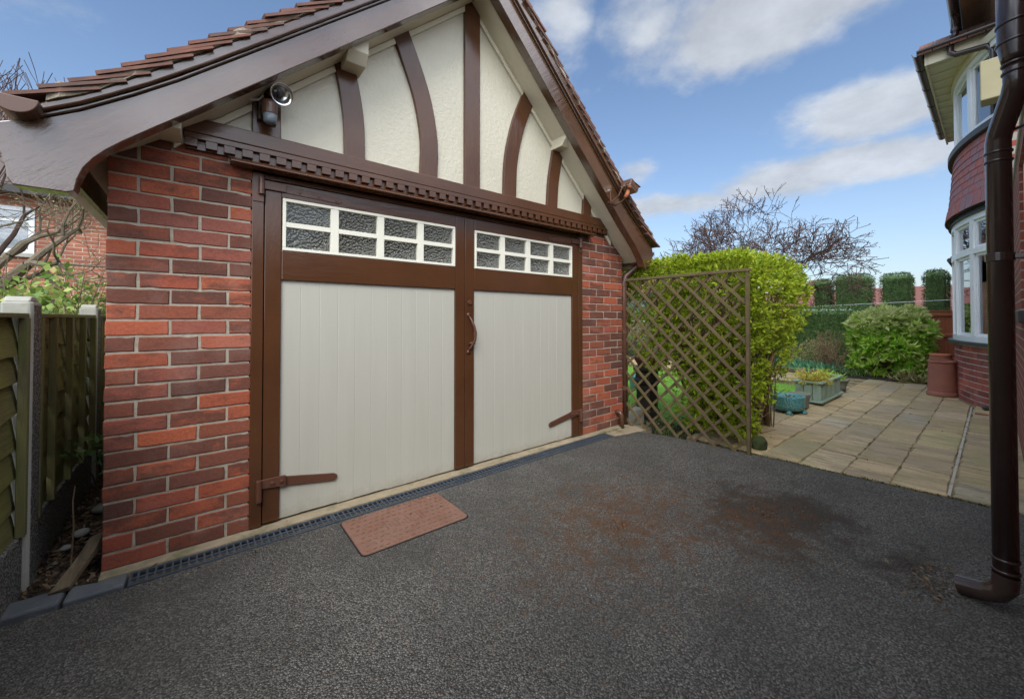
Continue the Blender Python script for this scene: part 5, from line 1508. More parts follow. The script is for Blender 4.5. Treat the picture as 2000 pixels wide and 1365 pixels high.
cp = thing('chimney_pot', 'broad red terracotta chimney pot standing on the patio by the brick bay', 'chimney pot', (8.72, -2.03, 0), 'old chimney pots')
MB().lathe((8.72, -2.03, 0.002), [(0.160, 0.0), (0.165, 0.02), (0.160, 0.055), (0.150, 0.062), (0.140, 0.45), (0.138, 0.475), (0.150, 0.482), (0.152, 0.505), (0.142, 0.512), (0.122, 0.512), (0.118, 0.40), (0.01, 0.38)], 30).build('pot_body', 'terracotta', cp, smooth=False, bevel=0.004)
cp = thing('chimney_pot', 'taller orange-rimmed chimney pot half hidden behind the broad terracotta one', 'chimney pot', (9.25, -2.0, 0), 'old chimney pots')
b_ = MB().lathe((9.3, -1.985, 0.002), [(0.120, 0.0), (0.115, 0.46), (0.125, 0.465), (0.128, 0.50), (0.118, 0.505), (0.118, 0.54), (0.10, 0.54), (0.01, 0.50)], 26).build('pot_body', 'terracotta', cp)
MB().lathe((9.3, -1.985, 0.5425), [(0.122, 0.0), (0.126, 0.012), (0.118, 0.03), (0.09, 0.03)], 26).build('rim', 'orange_clay', cp)

# ================================================================== FLOWER BED AND BACK OF THE GARDEN
el_ = ['reddish stone edging at the left end of the flower bed', 'middle stone edging block of the flower bed', 'stone edging block of the flower bed nearest the twiggy shrub']
for i in range(3):
    y0 = -0.28 + (2 - i) * 0.52
    e_ = MB().box(9.955, 10.07, y0, y0 + 0.505, -0.02, 0.085 + i * 0.004).build('bed_edging', 'joint' if i else 'terracotta', bevel=0.012)
    tag(e_, el_[i], 'edging', 'stone edging of the flower bed')


def blob_leaves(o, name, mat, c, r, n, lmin, lmax, w, shell=0.5, droop=0.1, up=0.3, zmin=0.0, lump=0.12, freq=5.0):
    """Leaves through an uneven ellipsoid, most of them near its skin."""
    d = unit(rng.normal(size=(n, 3)))
    rad = 1 - np.abs(rng.normal(size=n)) * 0.22 * (1 - shell) - (rng.random(n) < 0.25) * rng.random(n) * 0.5
    lum = 1 + lump * (np.sin(d[:, 0] * freq + d[:, 2] * freq * 1.3) + np.cos(d[:, 1] * freq * 1.2 + d[:, 2] * freq))
    p = np.array(c) + d * np.array(r) * (rad * lum)[:, None]
    k = p[:, 2] > zmin
    p, d = p[k], d[k]
    ax = unit(d + rng.normal(size=p.shape) * 0.6 + np.array([0, 0, up]))
    return leaves(name, mat, o, p, ax, rng.uniform(lmin, lmax, len(p)), rng.uniform(w * 0.8, w * 1.2, len(p)), droop=droop)


# bright lobed shrub
bs = thing('bright_shrub', 'large bright green shrub with whorled leaves beside the red fence', 'shrub', (10.75, -1.2, 0))
P_, O_ = [], []
bumps = [((10.75, -1.15, 0.85), (0.62, 0.60, 0.50)), ((10.70, -0.85, 0.62), (0.52, 0.42, 0.45)), ((10.7, -1.55, 0.62), (0.50, 0.40, 0.46)), ((10.60, -1.20, 0.35), (0.55, 0.62, 0.33)), ((10.62, -1.65, 0.30), (0.42, 0.34, 0.30)), ((10.62, -0.82, 0.26), (0.42, 0.34, 0.26)), ((10.85, -0.90, 1.06), (0.4, 0.32, 0.25)), ((10.8, -1.5, 1.08), (0.42, 0.32, 0.25)), ((10.55, -0.72, 0.95), (0.3, 0.24, 0.22)), ((10.55, -1.72, 0.92), (0.3, 0.24, 0.24)), ((10.5, -1.25, 1.0), (0.28, 0.26, 0.26)), ((10.4, -1.0, 0.62), (0.28, 0.24, 0.2)), ((10.38, -1.5, 0.55), (0.28, 0.24, 0.2))]
bumps = [((c[0], -1.24 + (c[1] + 1.2) * 0.78, c[2]), (r[0] * 0.9, r[1] * 0.78, r[2])) for c, r in bumps]
for c, r in bumps:
    for k in range(85):
        d = rng.normal(size=3); d /= np.linalg.norm(d)
        q = 1 - abs(rng.normal()) * 0.10 + 0.10 * math.sin(d[0] * 6 + d[2] * 7) * math.cos(d[1] * 7)
        p = np.array(c) + d * np.array(r) * q
        if p[2] < 0.05 or p[2] > 1.40: continue
        P_.append(p); O_.append(d + np.array([0, 0, 0.25]))
P_, O_ = np.array(P_), np.array(O_)
b, ax = sprouts(P_, O_, 8, 0.7, 0.5)
n = len(b)
new = (b[:, 2] + rng.normal(size=n) * 0.12) > 0.92
for nm_, mt_, k_ in (('foliage', 'bright_leaf', ~new), ('new_growth', 'pale_leaf', new)):
    q = int(k_.sum())
    leaves(nm_, mt_, bs, b[k_], ax[k_], rng.uniform(0.08, 0.15, q), rng.uniform(0.034, 0.052, q), droop=0.28)
m = MB()
for k in range(26):
    c, r = random.choice(bumps)
    e = Vector(c) + Vector((random.uniform(-1, 1) * r[0], random.uniform(-1, 1) * r[1], random.uniform(-.5, .8) * r[2]))
    e.z = max(0.15, e.z)
    m.tube([(10.75 + random.gauss(0, .06), -1.2 + random.gauss(0, .08), 0), (10.75 + (e.x - 10.75) * .4, -1.2 + (e.y + 1.2) * .4, e.z * .55), e], [0.022, 0.013, 0.005], 5)
m.build('branches', 'hedge_stem', bs)
ps = thing('pink_tipped_shrub', 'buff and pink tipped shrub showing between the bright shrub and the fence', 'shrub', (11.3, -1.6, 0))
blob_leaves(ps, 'foliage', 'olive_bud', (11.35, -1.50, 0.85), (0.35, 0.22, 0.50), 1800, 0.03, 0.07, 0.022, zmin=0.05)
MB().tube([(11.35, -1.6, 0), (11.36, -1.62, 0.7)], [0.02, 0.012], 6).build('stem', 'bark', ps)
# twiggy dry shrub
random.seed(3)
ts = thing('twiggy_shrub', 'leafless buff twiggy shrub in front of the clipped hedge', 'shrub', (10.5, -0.38, 0))
m = MB(); tips = []
for k in range(46):
    a = random.uniform(0, 6.28); sp_r = random.uniform(0.05, 0.30)
    p0 = Vector((10.5 + random.gauss(0, .06), -0.38 + random.gauss(0, .07), 0))
    e = p0 + Vector((math.cos(a) * sp_r, math.sin(a) * sp_r * 1.1, random.uniform(0.35, 0.85)))
    mid = p0.lerp(e, 0.5) + Vector((random.gauss(0, .02), random.gauss(0, .02), 0.02))
    m.tube([p0, mid, e], [0.009, 0.006, 0.003], 4); tips += [mid, e]
    for q in range(4):
        b0 = mid.lerp(e, random.random()); b1 = b0 + Vector((random.gauss(0, .05), random.gauss(0, .05), random.uniform(.04, .15)))
        m.tube([b0, b1], [0.004, 0.002], 3, caps=False); tips.append(b1)
m.build('stems', 'dry_stem', ts)
tp = np.array([tuple(p) for p in tips]); idx = rng.integers(0, len(tp), 700)
leaves('buds', 'olive_bud', ts, tp[idx] + rng.normal(size=(700, 3)) * 0.02, unit(rng.normal(size=(700, 3))), 0.03, 0.010)
fs = thing('russet_shrub', 'low russet and buff shrub at the foot of the clipped hedge', 'shrub', (10.9, -0.02, 0))
blob_leaves(fs, 'foliage', 'olive_bud', (10.95, 0.0, 0.28), (0.4, 0.42, 0.32), 2200, 0.03, 0.06, 0.016, zmin=0.0)
MB().tube([(10.9, 0, 0), (10.95, 0, 0.3)], [0.02, 0.01], 5).build('stem', 'dry_stem', fs)
for (x, y, lab) in ((10.35, 0.22, 'clump of blue-green bulb leaves behind the wooden planter'), (10.45, 0.75, 'larger clump of blue-green bulb leaves at the left of the bed'), (10.25, -0.12, 'small tuft of blue-green bulb leaves next to the twiggy shrub')):
    bc = thing('bulb_clump', lab, 'plant', (x, y, 0), 'bulb leaves in the flower bed')
    n = 420
    leaves('foliage', 'bluegreen_leaf', bc, np.stack([x + rng.normal(size=n) * .13, y + rng.normal(size=n) * .16, np.full(n, 0.01)], 1), unit(rng.normal(size=(n, 3)) * .45 + np.array([0, 0, 1.])), rng.uniform(0.12, 0.27, n), 0.018, droop=0.25)
gc = thing('ground_cover', 'dark green ground cover along the front of the flower bed', 'ground cover', (10.3, -0.5, 0))
n = 1500
leaves('foliage', 'dark_leaf', gc, np.stack([rng.uniform(10.05, 10.5, n), rng.uniform(-1.0, 1.6, n), rng.uniform(0.01, 0.12, n)], 1), unit(rng.normal(size=(n, 3)) + np.array([0, 0, .6])), rng.uniform(0.03, 0.07, n), 0.022)
gc['kind'] = 'stuff'
dg = thing('dry_grass_tuft', 'tuft of dry straw-coloured stalks at the end of the bed near the chimney pots', 'grass tuft', (10.05, -1.6, 0))
n = 160
leaves('blades', 'olive_bud', dg, np.stack([10.02 + rng.normal(size=n) * .08, -1.62 + rng.normal(size=n) * .12, np.full(n, 0.01)], 1), unit(rng.normal(size=(n, 3)) * .9 + np.array([-.2, 0, .5])), rng.uniform(0.12, 0.3, n), 0.010, droop=0.1)
# clipped evergreen hedge
def clipped(o, x0, x1, y0, y1, z0, z1, n, mat, l0, l1, w, taper=0.0, rad=0.0):
    """Dense skin of small leaves over a dark core: sides, top, softened edges."""
    p, d = [], []
    A = [(x1 - x0) * (z1 - z0) * 0.3, (x1 - x0) * (z1 - z0), (y1 - y0) * (z1 - z0) * 1.6, (y1 - y0) * (z1 - z0) * .3, (x1 - x0) * (y1 - y0)]
    pr = np.array(A) / sum(A)
    face = rng.choice(5, n, p=pr)
    u, v, w_ = rng.uniform(x0, x1, n), rng.uniform(y0, y1, n), z0 + (z1 - z0) * rng.random(n)
    D = np.zeros((n, 3))
    for f, ax_, val, s in ((0, 1, y1, 1), (1, 1, y0, -1), (2, 0, x0, -1), (3, 0, x1, 1), (4, 2, z1, 1)):
        k = face == f
        arr = (u, v, w_)[ax_]; arr[k] = val; D[k, ax_] = s
    P2 = np.stack([u, v, w_], 1)
    c = np.array([(x0 + x1) / 2, (y0 + y1) / 2])
    h = np.array([(x1 - x0) / 2, (y1 - y0) / 2])
    if rad:                                                          # round the upper edges over
        q = (P2[:, :2] - c) / h
        e = np.clip((np.abs(q).max(1) - (1 - rad / h.min())) / (rad / h.min()), 0, 1)
        P2[:, 2] -= np.where(P2[:, 2] > z1 - rad * 1.3, e ** 2 * rad * 0.8, 0)
    if taper:
        t_ = (P2[:, 2] - z0) / (z1 - z0)
        P2[:, :2] = c + (P2[:, :2] - c) * (1 - taper * (1 - t_) ** 1.5)[:, None]
    P2 += rng.normal(size=(n, 3)) * 0.022
    leaves('foliage', mat, o, P2, unit(D + rng.normal(size=(n, 3)) * 0.7 + np.array([0, 0, .2])), rng.uniform(l0, l1, n), w, droop=0.05)
    m = MB(); i = 0.05
    tp2 = taper
    rings = []
    for z, s in ((z0, 1 - tp2), (z0 + (z1 - z0) * .5, 1 - tp2 * .35), (z1 - 0.16, 1.0), (z1 - 0.06, 0.86)):
        rings.append([(c[0] + (sx * (h[0] - i)) * s, c[1] + (sy * (h[1] - i)) * s, z) for sx, sy in ((-1, -1), (1, -1), (1, 1), (-1, 1))])
    m.strip(rings).build('core', mat, o)
lh = thing('clipped_hedge', 'long low clipped evergreen hedge across the back of the garden', 'hedge', (14.3, 2, 0))
clipped(lh, 12.6, 13.6, -1.1, 7.0, 0.0, 1.38, 30000, 'dark_leaf', 0.035, 0.065, 0.026, rad=0.08)
T = [((18.0, 0.86, 1.52), 2.50, 'narrow topiary yew block nearest the tall yellow-green hedge'), ((18.0, 0.16, 1.22), 2.60, 'broadest topiary yew block, second from the tall hedge')]
def at18(u): # lateral position of an image column on the plane x = 18
    return None
top_specs = [(1.27, 1.70, 2.53, 'narrow topiary yew block nearest the tall yellow-green hedge, with brown patches'), (0.14, 1.10, 2.64, 'broadest topiary yew block, standing between two narrower ones'), (-0.83, -0.13, 2.58, 'medium topiary yew block with a bare brown patch in its middle'), (-1.62, -1.12, 2.60, 'topiary yew block closest to the white conservatory')]
for y0, y1, zt, lab in top_specs:
    tb = thing('topiary_yew', lab, 'topiary', (18.4, (y0 + y1) / 2, 0), 'clipped yew blocks beyond the hedge')
    clipped(tb, 18.0, 18.9, y0 + 0.0, y1, 0.0, zt, 9000, 'yew_leaf', 0.03, 0.055, 0.020, taper=0.10, rad=0.14)

# clothesline with white sheets seen over the hedge
cl = thing('clothesline', 'thin white clothesline stretched above the clipped hedge', 'clothesline', (15.5, 0, 1.5))
MB().tube([(15.5, 4.0, 1.44), (15.5, 1.5, 1.475), (15.5, -1.9, 1.60)], 0.007, 5).build('line', 'white_cloth', cl)
for yy_ in (4.0, -1.9): MB().tube([(15.5, yy_, -0.2), (15.5, yy_, 1.62)], 0.03, 8).build('post', 'concrete', cl)
for i, (ya, yb, lab) in enumerate(((0.98, 1.35, 'white sheet on the line nearest the tall yellow-green hedge'), (0.50, 0.93, 'white sheet in the middle of the clothesline'), (0.16, 0.46, 'bluish white sheet on the line nearest the bright shrub'))):
    m = MB(); rings = []
    for k in range(9):
        yy_ = ya + (yb - ya) * k / 8
        w_ = 0.02 * math.sin(k * 2.1)
        rings.append([(15.49 + w_, yy_, 1.20), (15.49 + w_ * .3, yy_, 1.48), (15.502 + w_ * .3, yy_, 1.48), (15.502 + w_, yy_, 1.20)])
    tag(m.strip(rings).build('white_sheet', 'white_cloth'), lab, 'laundry', 'sheets on the clothesline')

# red stained close-board fence
rf = thing('red_fence', 'red-brown close-board wooden fence between the bright shrub and the bay', 'fence', (12.0, -2.0, 0))
for i in range(12):
    y1 = -1.15 - i * 0.125
    MB().box(12.0, 12.014, y1 - 0.121, y1, 0.0, 1.25 + random.uniform(-.004, .004)).build('board', 'red_fence', rf)
for z in (0.30, 0.78, 1.20): MB().prism_y([(11.999, z - 0.04), (11.955, z - 0.03), (11.955, z + 0.012), (11.999, z + 0.04)], -2.66, -1.14).build('rail', 'red_fence', rf)
MB().box(11.97, 12.03, -2.66, -1.14, 1.256, 1.282).build('capping', 'red_fence', rf, bevel=0.004)

# bare flowering tree
random.seed(17)
bt = thing('bare_tree', 'spreading bare ornamental tree with dark buds rising behind the tall hedge', 'tree', (14.6, 2.95, 0))
m = MB(); tips = []
b0 = Vector((14.6, 2.95, 0.0))
m.tube([b0, b0 + Vector((0.02, 0.03, 0.8)), b0 + Vector((0.0, 0.0, 1.7))], [0.13, 0.11, 0.10], 10)
for dx, dy, dz, L in ((-.2, .95, .62, 1.05), (.1, -.95, .66, 1.05), (.35, .35, 1, .95), (-.35, -.35, 1, .95), (0, .05, 1.1, 1.0), (.4, -.9, .95, 1.0), (-.4, .75, .95, 1.0), (.1, -1.1, .42, .95), (-.1, 1.1, .40, .85), (-.5, .2, .8, .9), (-.3, -.6, .55, .9)):
    limb_tree(m, b0 + Vector((0, 0, random.uniform(1.45, 1.75))), (dx, dy, dz), 0.055, L * 1.08, 6, 0.50, tips, 0.0076, 0.05, None, 0.19)
m.build('limbs', 'twig', bt)
tp = np.array([tuple(p) for p, d in tips]); nt = len(tp)
k_ = min(nt, 7000); idx = rng.choice(nt, k_, replace=False)
idx = np.repeat(idx, 2)
leaves('buds', 'rust_leaf', bt, tp[idx] + rng.normal(size=(len(idx), 3)) * 0.02, unit(rng.normal(size=(len(idx), 3)) + np.array([0, 0, .3])), rng.uniform(0.03, 0.06, len(idx)), 0.024)

# far buildings
fh = thing('red_roofed_house', 'low building with a red tiled roof behind the trellis and tall hedge', 'building', (14, 4, 0))
MB().box(11.6, 15.5, 2.8, 9.0, 0, 1.98).build('wall', 'tan_wall', fh)
MB().prism_y([(11.25, 1.93), (13.1, 3.10), (13.2, 3.13), (13.3, 3.10), (15.9, 1.93), (15.9, 1.86), (13.2, 3.0), (11.25, 1.86)], 2.6, 9.2).build('roof', 'far_tile', fh)
MB().box(11.2, 11.30, 2.6, 9.2, 1.80, 1.925).build('gutter', 'dark_trim', fh)
for i in range(21):
    MB().tube([(13.2, 2.6 + i * 0.31, 3.115), (13.2, 2.905 + i * 0.31, 3.115)], 0.075, 8).build('ridge_tile', 'far_tile', fh)
fw_ = MB().box(11.58, 11.61, 4.4, 5.3, 1.0, 1.7).build('window', 'upvc', fh); MB().box(11.572, 11.579, 4.46, 5.24, 1.06, 1.64).build('pane', 'glass', fw_)
fr = thing('terrace_house', 'distant long house with red tiled roof behind the topiary blocks', 'building', (34, 2, 0))
MB().box(31.0, 36, -9, 14, 0, 1.5).build('wall', 'tan_wall', fr)
MB().prism_y([(30.4, 1.25), (33.4, 2.98), (36.5, 1.25), (36.5, 1.1), (30.4, 1.1)], -9.5, 14.5).build('roof', 'far_tile', fr)
cs = MB().box(33.1, 33.7, 4.7, 5.5, 2.7, 3.7).build('chimney', 'tan_wall', fr)
es_ = thing('evergreen_shrub', 'glossy dark green shrub on the far lawn seen through the trellis', 'shrub', (10.6, 4.2, 0))
blob_leaves(es_, 'foliage', 'dark_leaf', (10.6, 4.3, 0.72), (0.7, 1.1, 0.75), 4500, 0.04, 0.09, 0.035, zmin=0.0)
MB().tube([(10.6, 4.3, 0), (10.6, 4.3, 0.8)], [0.06, 0.03], 6).build('stem', 'bark', es_)
os_ = thing('olive_shrub', 'loose olive-green shrub behind the lawn, between the dark shrub and the tall hedge', 'shrub', (11.0, 2.4, 0))
blob_leaves(os_, 'foliage', 'ivy_leaf', (11.0, 2.5, 0.6), (0.6, 0.9, 0.6), 3000, 0.04, 0.07, 0.022, zmin=0.0)
MB().tube([(11.0, 2.5, 0), (11.0, 2.5, 0.7)], [0.05, 0.03], 6).build('stem', 'bark', os_)
random.seed(8)
ft_ = thing('bare_tree', 'faint pale bare tree far beyond the hedge next to the conservatory', 'tree', (30, -1.5, 0))
m = MB(); m.tube([(29, -2.6, 0), (29, -2.6, 1.8)], [0.2, 0.15], 7)
for k in range(7): limb_tree(m, (29, -2.6, 1.5), (random.gauss(0, .6), random.gauss(0, .8), .9), 0.05, 0.75, 4, 0.5, None, 0.012, 0.1)
m.build('limbs', 'dry_stem', ft_)

# neighbouring house end with white conservatory
ch = thing('conservatory', 'white conservatory with dark verge showing past the edge of the bay', 'conservatory', (15.5, -2.6, 0))
MB().box(14.6, 17.0, -4.2, -2.05, 0, 0.75).build('base_wall', 'tan_wall', ch)
for (y, x) in ((-2.09, 14.62), (-2.75, 14.62), (-3.4, 14.62), (-2.09, 15.7), (-2.09, 16.9)):
    MB().box(x - 0.045, x + 0.045, y - 0.05, y + 0.05, 0.751, 2.42).build('frame_post', 'upvc', ch, bevel=0.006)
for z in (0.78, 1.95, 2.40):
    MB().box(14.58, 14.66, -4.2, -2.141, z - 0.03, z + 0.03).build('frame_rail', 'upvc', ch)
    MB().box(14.671, 16.85, -2.13, -2.05, z - 0.03, z + 0.03).build('frame_rail', 'upvc', ch)
for y0, y1 in ((-2.70, -2.14), (-3.35, -2.80), (-4.15, -3.45)):
    MB().box(14.615, 14.622, y0, y1, 0.81, 1.92).build('pane', 'glass', ch); MB().box(14.615, 14.622, y0, y1, 1.98, 2.37).build('pane', 'glass', ch)
MB().box(14.671, 16.85, -2.095, -2.088, 0.81, 2.37).build('pane', 'glass', ch)
MB().prism_x([(-1.92, 2.43), (-1.92, 2.53), (-3.1, 3.05), (-4.3, 2.53), (-4.3, 2.43)], 14.55, 17.1).build('roof', 'upvc', ch)
MB().prism_x([(-1.88, 2.535), (-1.86, 2.60), (-3.1, 3.13), (-4.3, 2.60), (-4.3, 2.535), (-3.1, 3.06)], 14.45, 17.2).build('verge', 'dark_trim', ch)
MB().tube([(14.4, -1.86, 2.52), (17.2, -1.86, 2.50)], 0.055, 10).build('gutter', 'dark_trim', ch)
nb2 = thing('rear_house', 'dark-eaved house end with a slate-hung window above the conservatory', 'house', (17.5, -4.5, 0))
MB().box(17.3, 26, -9.0, -2.55, 0, 4.95).build('wall', 'house_wall_y', nb2)
MB().box(16.9, 17.29, -4.2, -2.35, 2.95, 3.32).build('slate_apron', 'slate', nb2)
wq = MB().box(16.92, 17.28, -4.1, -2.40, 3.321, 3.40).box(16.92, 17.28, -4.1, -2.40, 4.52, 4.60)
for y in (-2.44, -3.0, -3.6, -4.06): wq.box(16.92, 17.02, y - 0.04, y + 0.04, 3.40, 4.52)
wq = wq.build('window', 'upvc', nb2); MB().box(16.96, 16.965, -4.06, -2.44, 3.41, 4.51).build('pane', 'glass', wq); MB().box(17.06, 17.2, -4.0, -2.46, 3.41, 4.51).build('blind', 'curtain', wq)
MB().prism_x([(-1.95, 4.62), (-1.95, 4.74), (-5.5, 7.4), (-9.6, 4.74), (-9.6, 4.62)], 16.6, 26.4).build('roof', 'grey_tile', nb2)
MB().tube([(16.55, -1.95, 4.68), (26.4, -1.95, 4.62)], 0.06, 10).build('gutter', 'dark_trim', nb2)

# ================================================================== THE HOUSE ALONG THE DRIVE
WY = -2.65
house = thing('house', 'red brick house along the drive with a bowed two-storey bay window and brown pipes', 'house', (6.5, WY, 0))
hw = MB()
hw.box(1.75, 4.05, WY - 0.25, WY, -0.1, 2.42).box(4.05, 5.2, WY - 0.25, WY, -0.1, 1.18).box(4.05, 5.2, WY - 0.25, WY, 2.30, 2.42).box(5.2, 7.2, WY - 0.25, WY, -0.1, 2.42)
hw.box(7.2, 7.5, WY - 0.25, WY, -0.1, 5.35).box(11.1, 12.2, WY - 0.25, WY, -0.1, 5.35)
hw.box(7.5, 11.1, WY - 0.25, WY, 4.52, 5.35)
hw.box(7.2, 7.43, -6.4, WY - 0.251, -0.1, 5.35).box(12.0, 12.2, -6.4, WY - 0.251, -0.1, 5.35).box(7.43, 12.0, -6.6, -6.4, -0.1, 5.35)
hw.box(1.75, 1.98, -6.0, WY - 0.251, -0.1, 2.42).box(1.98, 7.19, -6.25, -6.0, -0.1, 2.42)
hw.build('wall', 'house_wall', house)
MB().box(1.72, 7.19, WY - 0.28, WY + 0.012, 2.421, 2.47).build('coping', 'concrete', house, bevel=0.008)
MB().box(1.72, 7.19, -6.3, WY - 0.29, 2.32, 2.41).build('flat_roof', 'lead', house)
MB().box(-0.6, 1.74, WY - 0.40, WY - 0.16, -0.1, 2.05).build('side_wall', 'house_wall', house)
MB().prism_x([(-6.9, 5.30), (-6.9, 5.42), (-4.6, 7.45), (-2.28, 5.30), (-2.28, 5.18), (-2.62, 5.50), (-4.6, 7.25)], 7.02, 12.5).build('roof', 'grey_tile', house)
# boarded eaves
for i in range(21):
    x0 = 7.05 + i * 0.25
    MB().prism_x([(-2.29, 5.150), (-2.62, 5.455), (-2.62, 5.472), (-2.29, 5.168)], x0 + 0.002, x0 + 0.248).build('eaves_board', 'soffit_wood', house)
MB().box(7.2, 12.5, WY + 0.001, WY + 0.02, 4.95, 5.40).build('eaves_shade_band', 'dark_trim', house)  # dark strip on the wall stands in for shade under the eaves
g = MB(); rings = []
for xx in (7.0, 12.55): rings.append([(xx, -2.235 + a_, 5.17 + b_) for a_, b_ in prof_g])
g.strip(rings).build('gutter', 'pvc_dark', house)
rp = MB().tube([(8.02, -2.235, 5.14), (8.02, -2.235, 4.86), (8.02, -2.20, 4.80)], 0.036, 12).build('downpipe', 'pvc_dark', house, smooth=True)
MB().tube([(8.02, -2.235, 4.90), (8.02, -2.235, 4.94)], 0.042, 12).build('pipe_collar', 'pvc_dark', rp)
# near window in the wall
nw = MB().box(4.05, 4.12, WY - 0.10, WY - 0.02, 1.18, 2.30).box(5.13, 5.2, WY - 0.10, WY - 0.02, 1.18, 2.30).box(4.12, 5.13, WY - 0.10, WY - 0.02, 1.18, 1.26).box(4.12, 5.13, WY - 0.10, WY - 0.02, 2.22, 2.30).box(4.6, 4.66, WY - 0.10, WY - 0.025, 1.26, 2.22)
nw = nw.build('side_window', 'upvc', house)
MB().box(4.1, 5.15, WY - 0.07, WY - 0.064, 1.24, 2.25).build('pane', 'glass', nw)
MB().box(4.0, 5.25, WY - 0.05, WY + 0.045, 1.105, 1.179).build('sill', 'dark_trim', nw, bevel=0.006)

# bowed bay
BC = Vector((9.30, -5.83)); BA = math.asin(1.84 / 3.70)
def arc(Rr, a): return (BC.x + Rr * math.sin(a), BC.y + Rr * math.cos(a))
def arc_slab(r0, r1, z0, z1, a0=-BA, a1=BA, n=36, r0b=None, r1b=None):
    """A curved band between radii r0 and r1; the *b radii hold at the bottom."""
    m = MB(); rings = []
    for i in range(n + 1):
        a = a0 + (a1 - a0) * i / n
        (xa, ya), (xb, yb) = arc(r0, a), arc(r1, a)
        (xc, yc), (xd, yd) = arc(r0b or r0, a), arc(r1b or r1, a)
        rings.append([(xc, yc, z0), (xd, yd, z0), (xb, yb, z1), (xa, ya, z1)])
    return m.strip(rings)
bw = arc_slab(3.55, 3.697, -0.08, 0.775).build('bay_wall', 'bay_mortar', house)
arcL = 2 * BA * 3.70
for c in range(10):
    z = 0.038 + c * 0.0762
    s = -arcL / 2 + 0.01 + (0.0 if c % 2 else 0.0)
    seq = c % 2
    i = 0
    while s < arcL / 2 - 0.06:
        L = 0.215 if (i + seq) % 2 == 0 else 0.102                   # alternate long and short, as in the bay
        if s + L > arcL / 2: break
        a = (s + L / 2) / 3.70
        x, y = arc(3.679, a)
        if c == 1 and abs(s - (-1.01)) < 0.12 and L > 0.2:
            MB().obox((x, y, z), Vector((math.cos(a), -math.sin(a), 0)) * 0.107, Vector((math.sin(a), math.cos(a), 0)) * 0.024, Vector((0, 0, 0.032))).build('air_brick', 'terracotta', bw)
        else:
            lay_brick(bw, L, (x, y, z), -a, 'bay_brick')
        s += L + 0.0095; i += 1
arc_slab(3.60, 3.765, 0.776, 0.822).build('bay_sill', 'dark_trim', house, bevel=0.005)
arc_slab(3.70, 3.72, -0.06, 0.012).build('bay_plinth', 'joint', house)


def bow_window(z0, z1, zt, Rr, nlights, name):
    """White bowed window: rails, mullions, flat panes; zt is the transom height or None."""
    w = arc_slab(Rr - 0.06, Rr + 0.012, z0, z0 + 0.075)
    wv = w
    q = arc_slab(Rr - 0.06, Rr + 0.010, z1 - 0.07, z1); wv.add(q.v, q.f)
    if zt: q = arc_slab(Rr - 0.06, Rr + 0.014, zt - 0.035, zt + 0.035); wv.add(q.v, q.f)
    for i in range(nlights + 1):
        a = -BA + 2 * BA * i / nlights
        hw_ = 0.045 / Rr
        q = arc_slab(Rr - 0.06, Rr + 0.011, z0 + 0.0755, z1 - 0.0705, a - hw_, a + hw_, 1); wv.add(q.v, q.f)
    # slimmer sash frames inside each light
    fr_ = wv.build(name, 'upvc', house)
    sash = MB()
    for i in range(nlights):
        a0 = -BA + 2 * BA * i / nlights + 0.046 / Rr; a1 = -BA + 2 * BA * (i + 1) / nlights - 0.046 / Rr
        spans = [(z0 + 0.076, (zt - 0.036) if zt else z1 - 0.071)] + ([(zt + 0.036, z1 - 0.071)] if zt else [])
        for q0, q1 in spans:
            p, r_ = arc(Rr - 0.03, a0), arc(Rr - 0.03, a1)
            pv, rv = Vector((*p, 0)), Vector((*r_, 0)); t_ = (rv - pv).normalized(); nn = Vector((-t_.y, t_.x, 0)); W_ = (rv - pv).length
            for s0, s1, e0, e1 in ((0, 0.032, q0, q1), (W_ - 0.032, W_, q0, q1), (0.032, W_ - 0.032, q0, q0 + 0.034), (0.032, W_ - 0.032, q1 - 0.034, q1)):
                c_ = pv + t_ * (s0 + s1) / 2; c_.z = (e0 + e1) / 2
                sash.obox(c_, t_ * (s1 - s0) / 2, nn * 0.018, Vector((0, 0, (e1 - e0) / 2)))
            c_ = (pv + rv) / 2; c_.z = (q0 + q1) / 2
            pane = MB().obox(c_, t_ * (W_ / 2 - 0.03), nn * 0.003, Vector((0, 0, (q1 - q0) / 2 - 0.03))).build('pane', 'glass', fr_)
            if zt and q0 > zt and i < 5:                             # leaded top lights
                ld_ = MB(); hh = (q1 - q0) / 2 - 0.034; ww_ = W_ / 2 - 0.034
                def lead(pts2):
                    ld_.tube([c_ + t_ * u_ * ww_ + Vector((0, 0, v_ * hh)) + nn * (-0.006) for u_, v_ in pts2], 0.0035, 4)
                lead([(-0.33, -1), (-0.33, 1)]); lead([(0.33, -1), (0.33, 1)]); lead([(-1, 0.35), (-0.33, 0.35)]); lead([(0.33, 0.35), (1, 0.35)])
                lead([(0, -0.7), (0.28, 0), (0, 0.7), (-0.28, 0), (0, -0.7)]); lead([(0, 0.7), (0, 1)]); lead([(0, -0.7), (0, -1)]); lead([(-1, -0.4), (-0.33, -0.4)]); lead([(0.33, -0.4), (1, -0.4)])
                lead([(-0.9, 0.3), (-0.6, -0.1), (-0.4, 0.3)]); lead([(0.4, 0.3), (0.6, -0.1), (0.9, 0.3)])
                ld_.build('leading', 'lead', fr_)
    sash.build('sash', 'upvc', fr_)
    return fr_


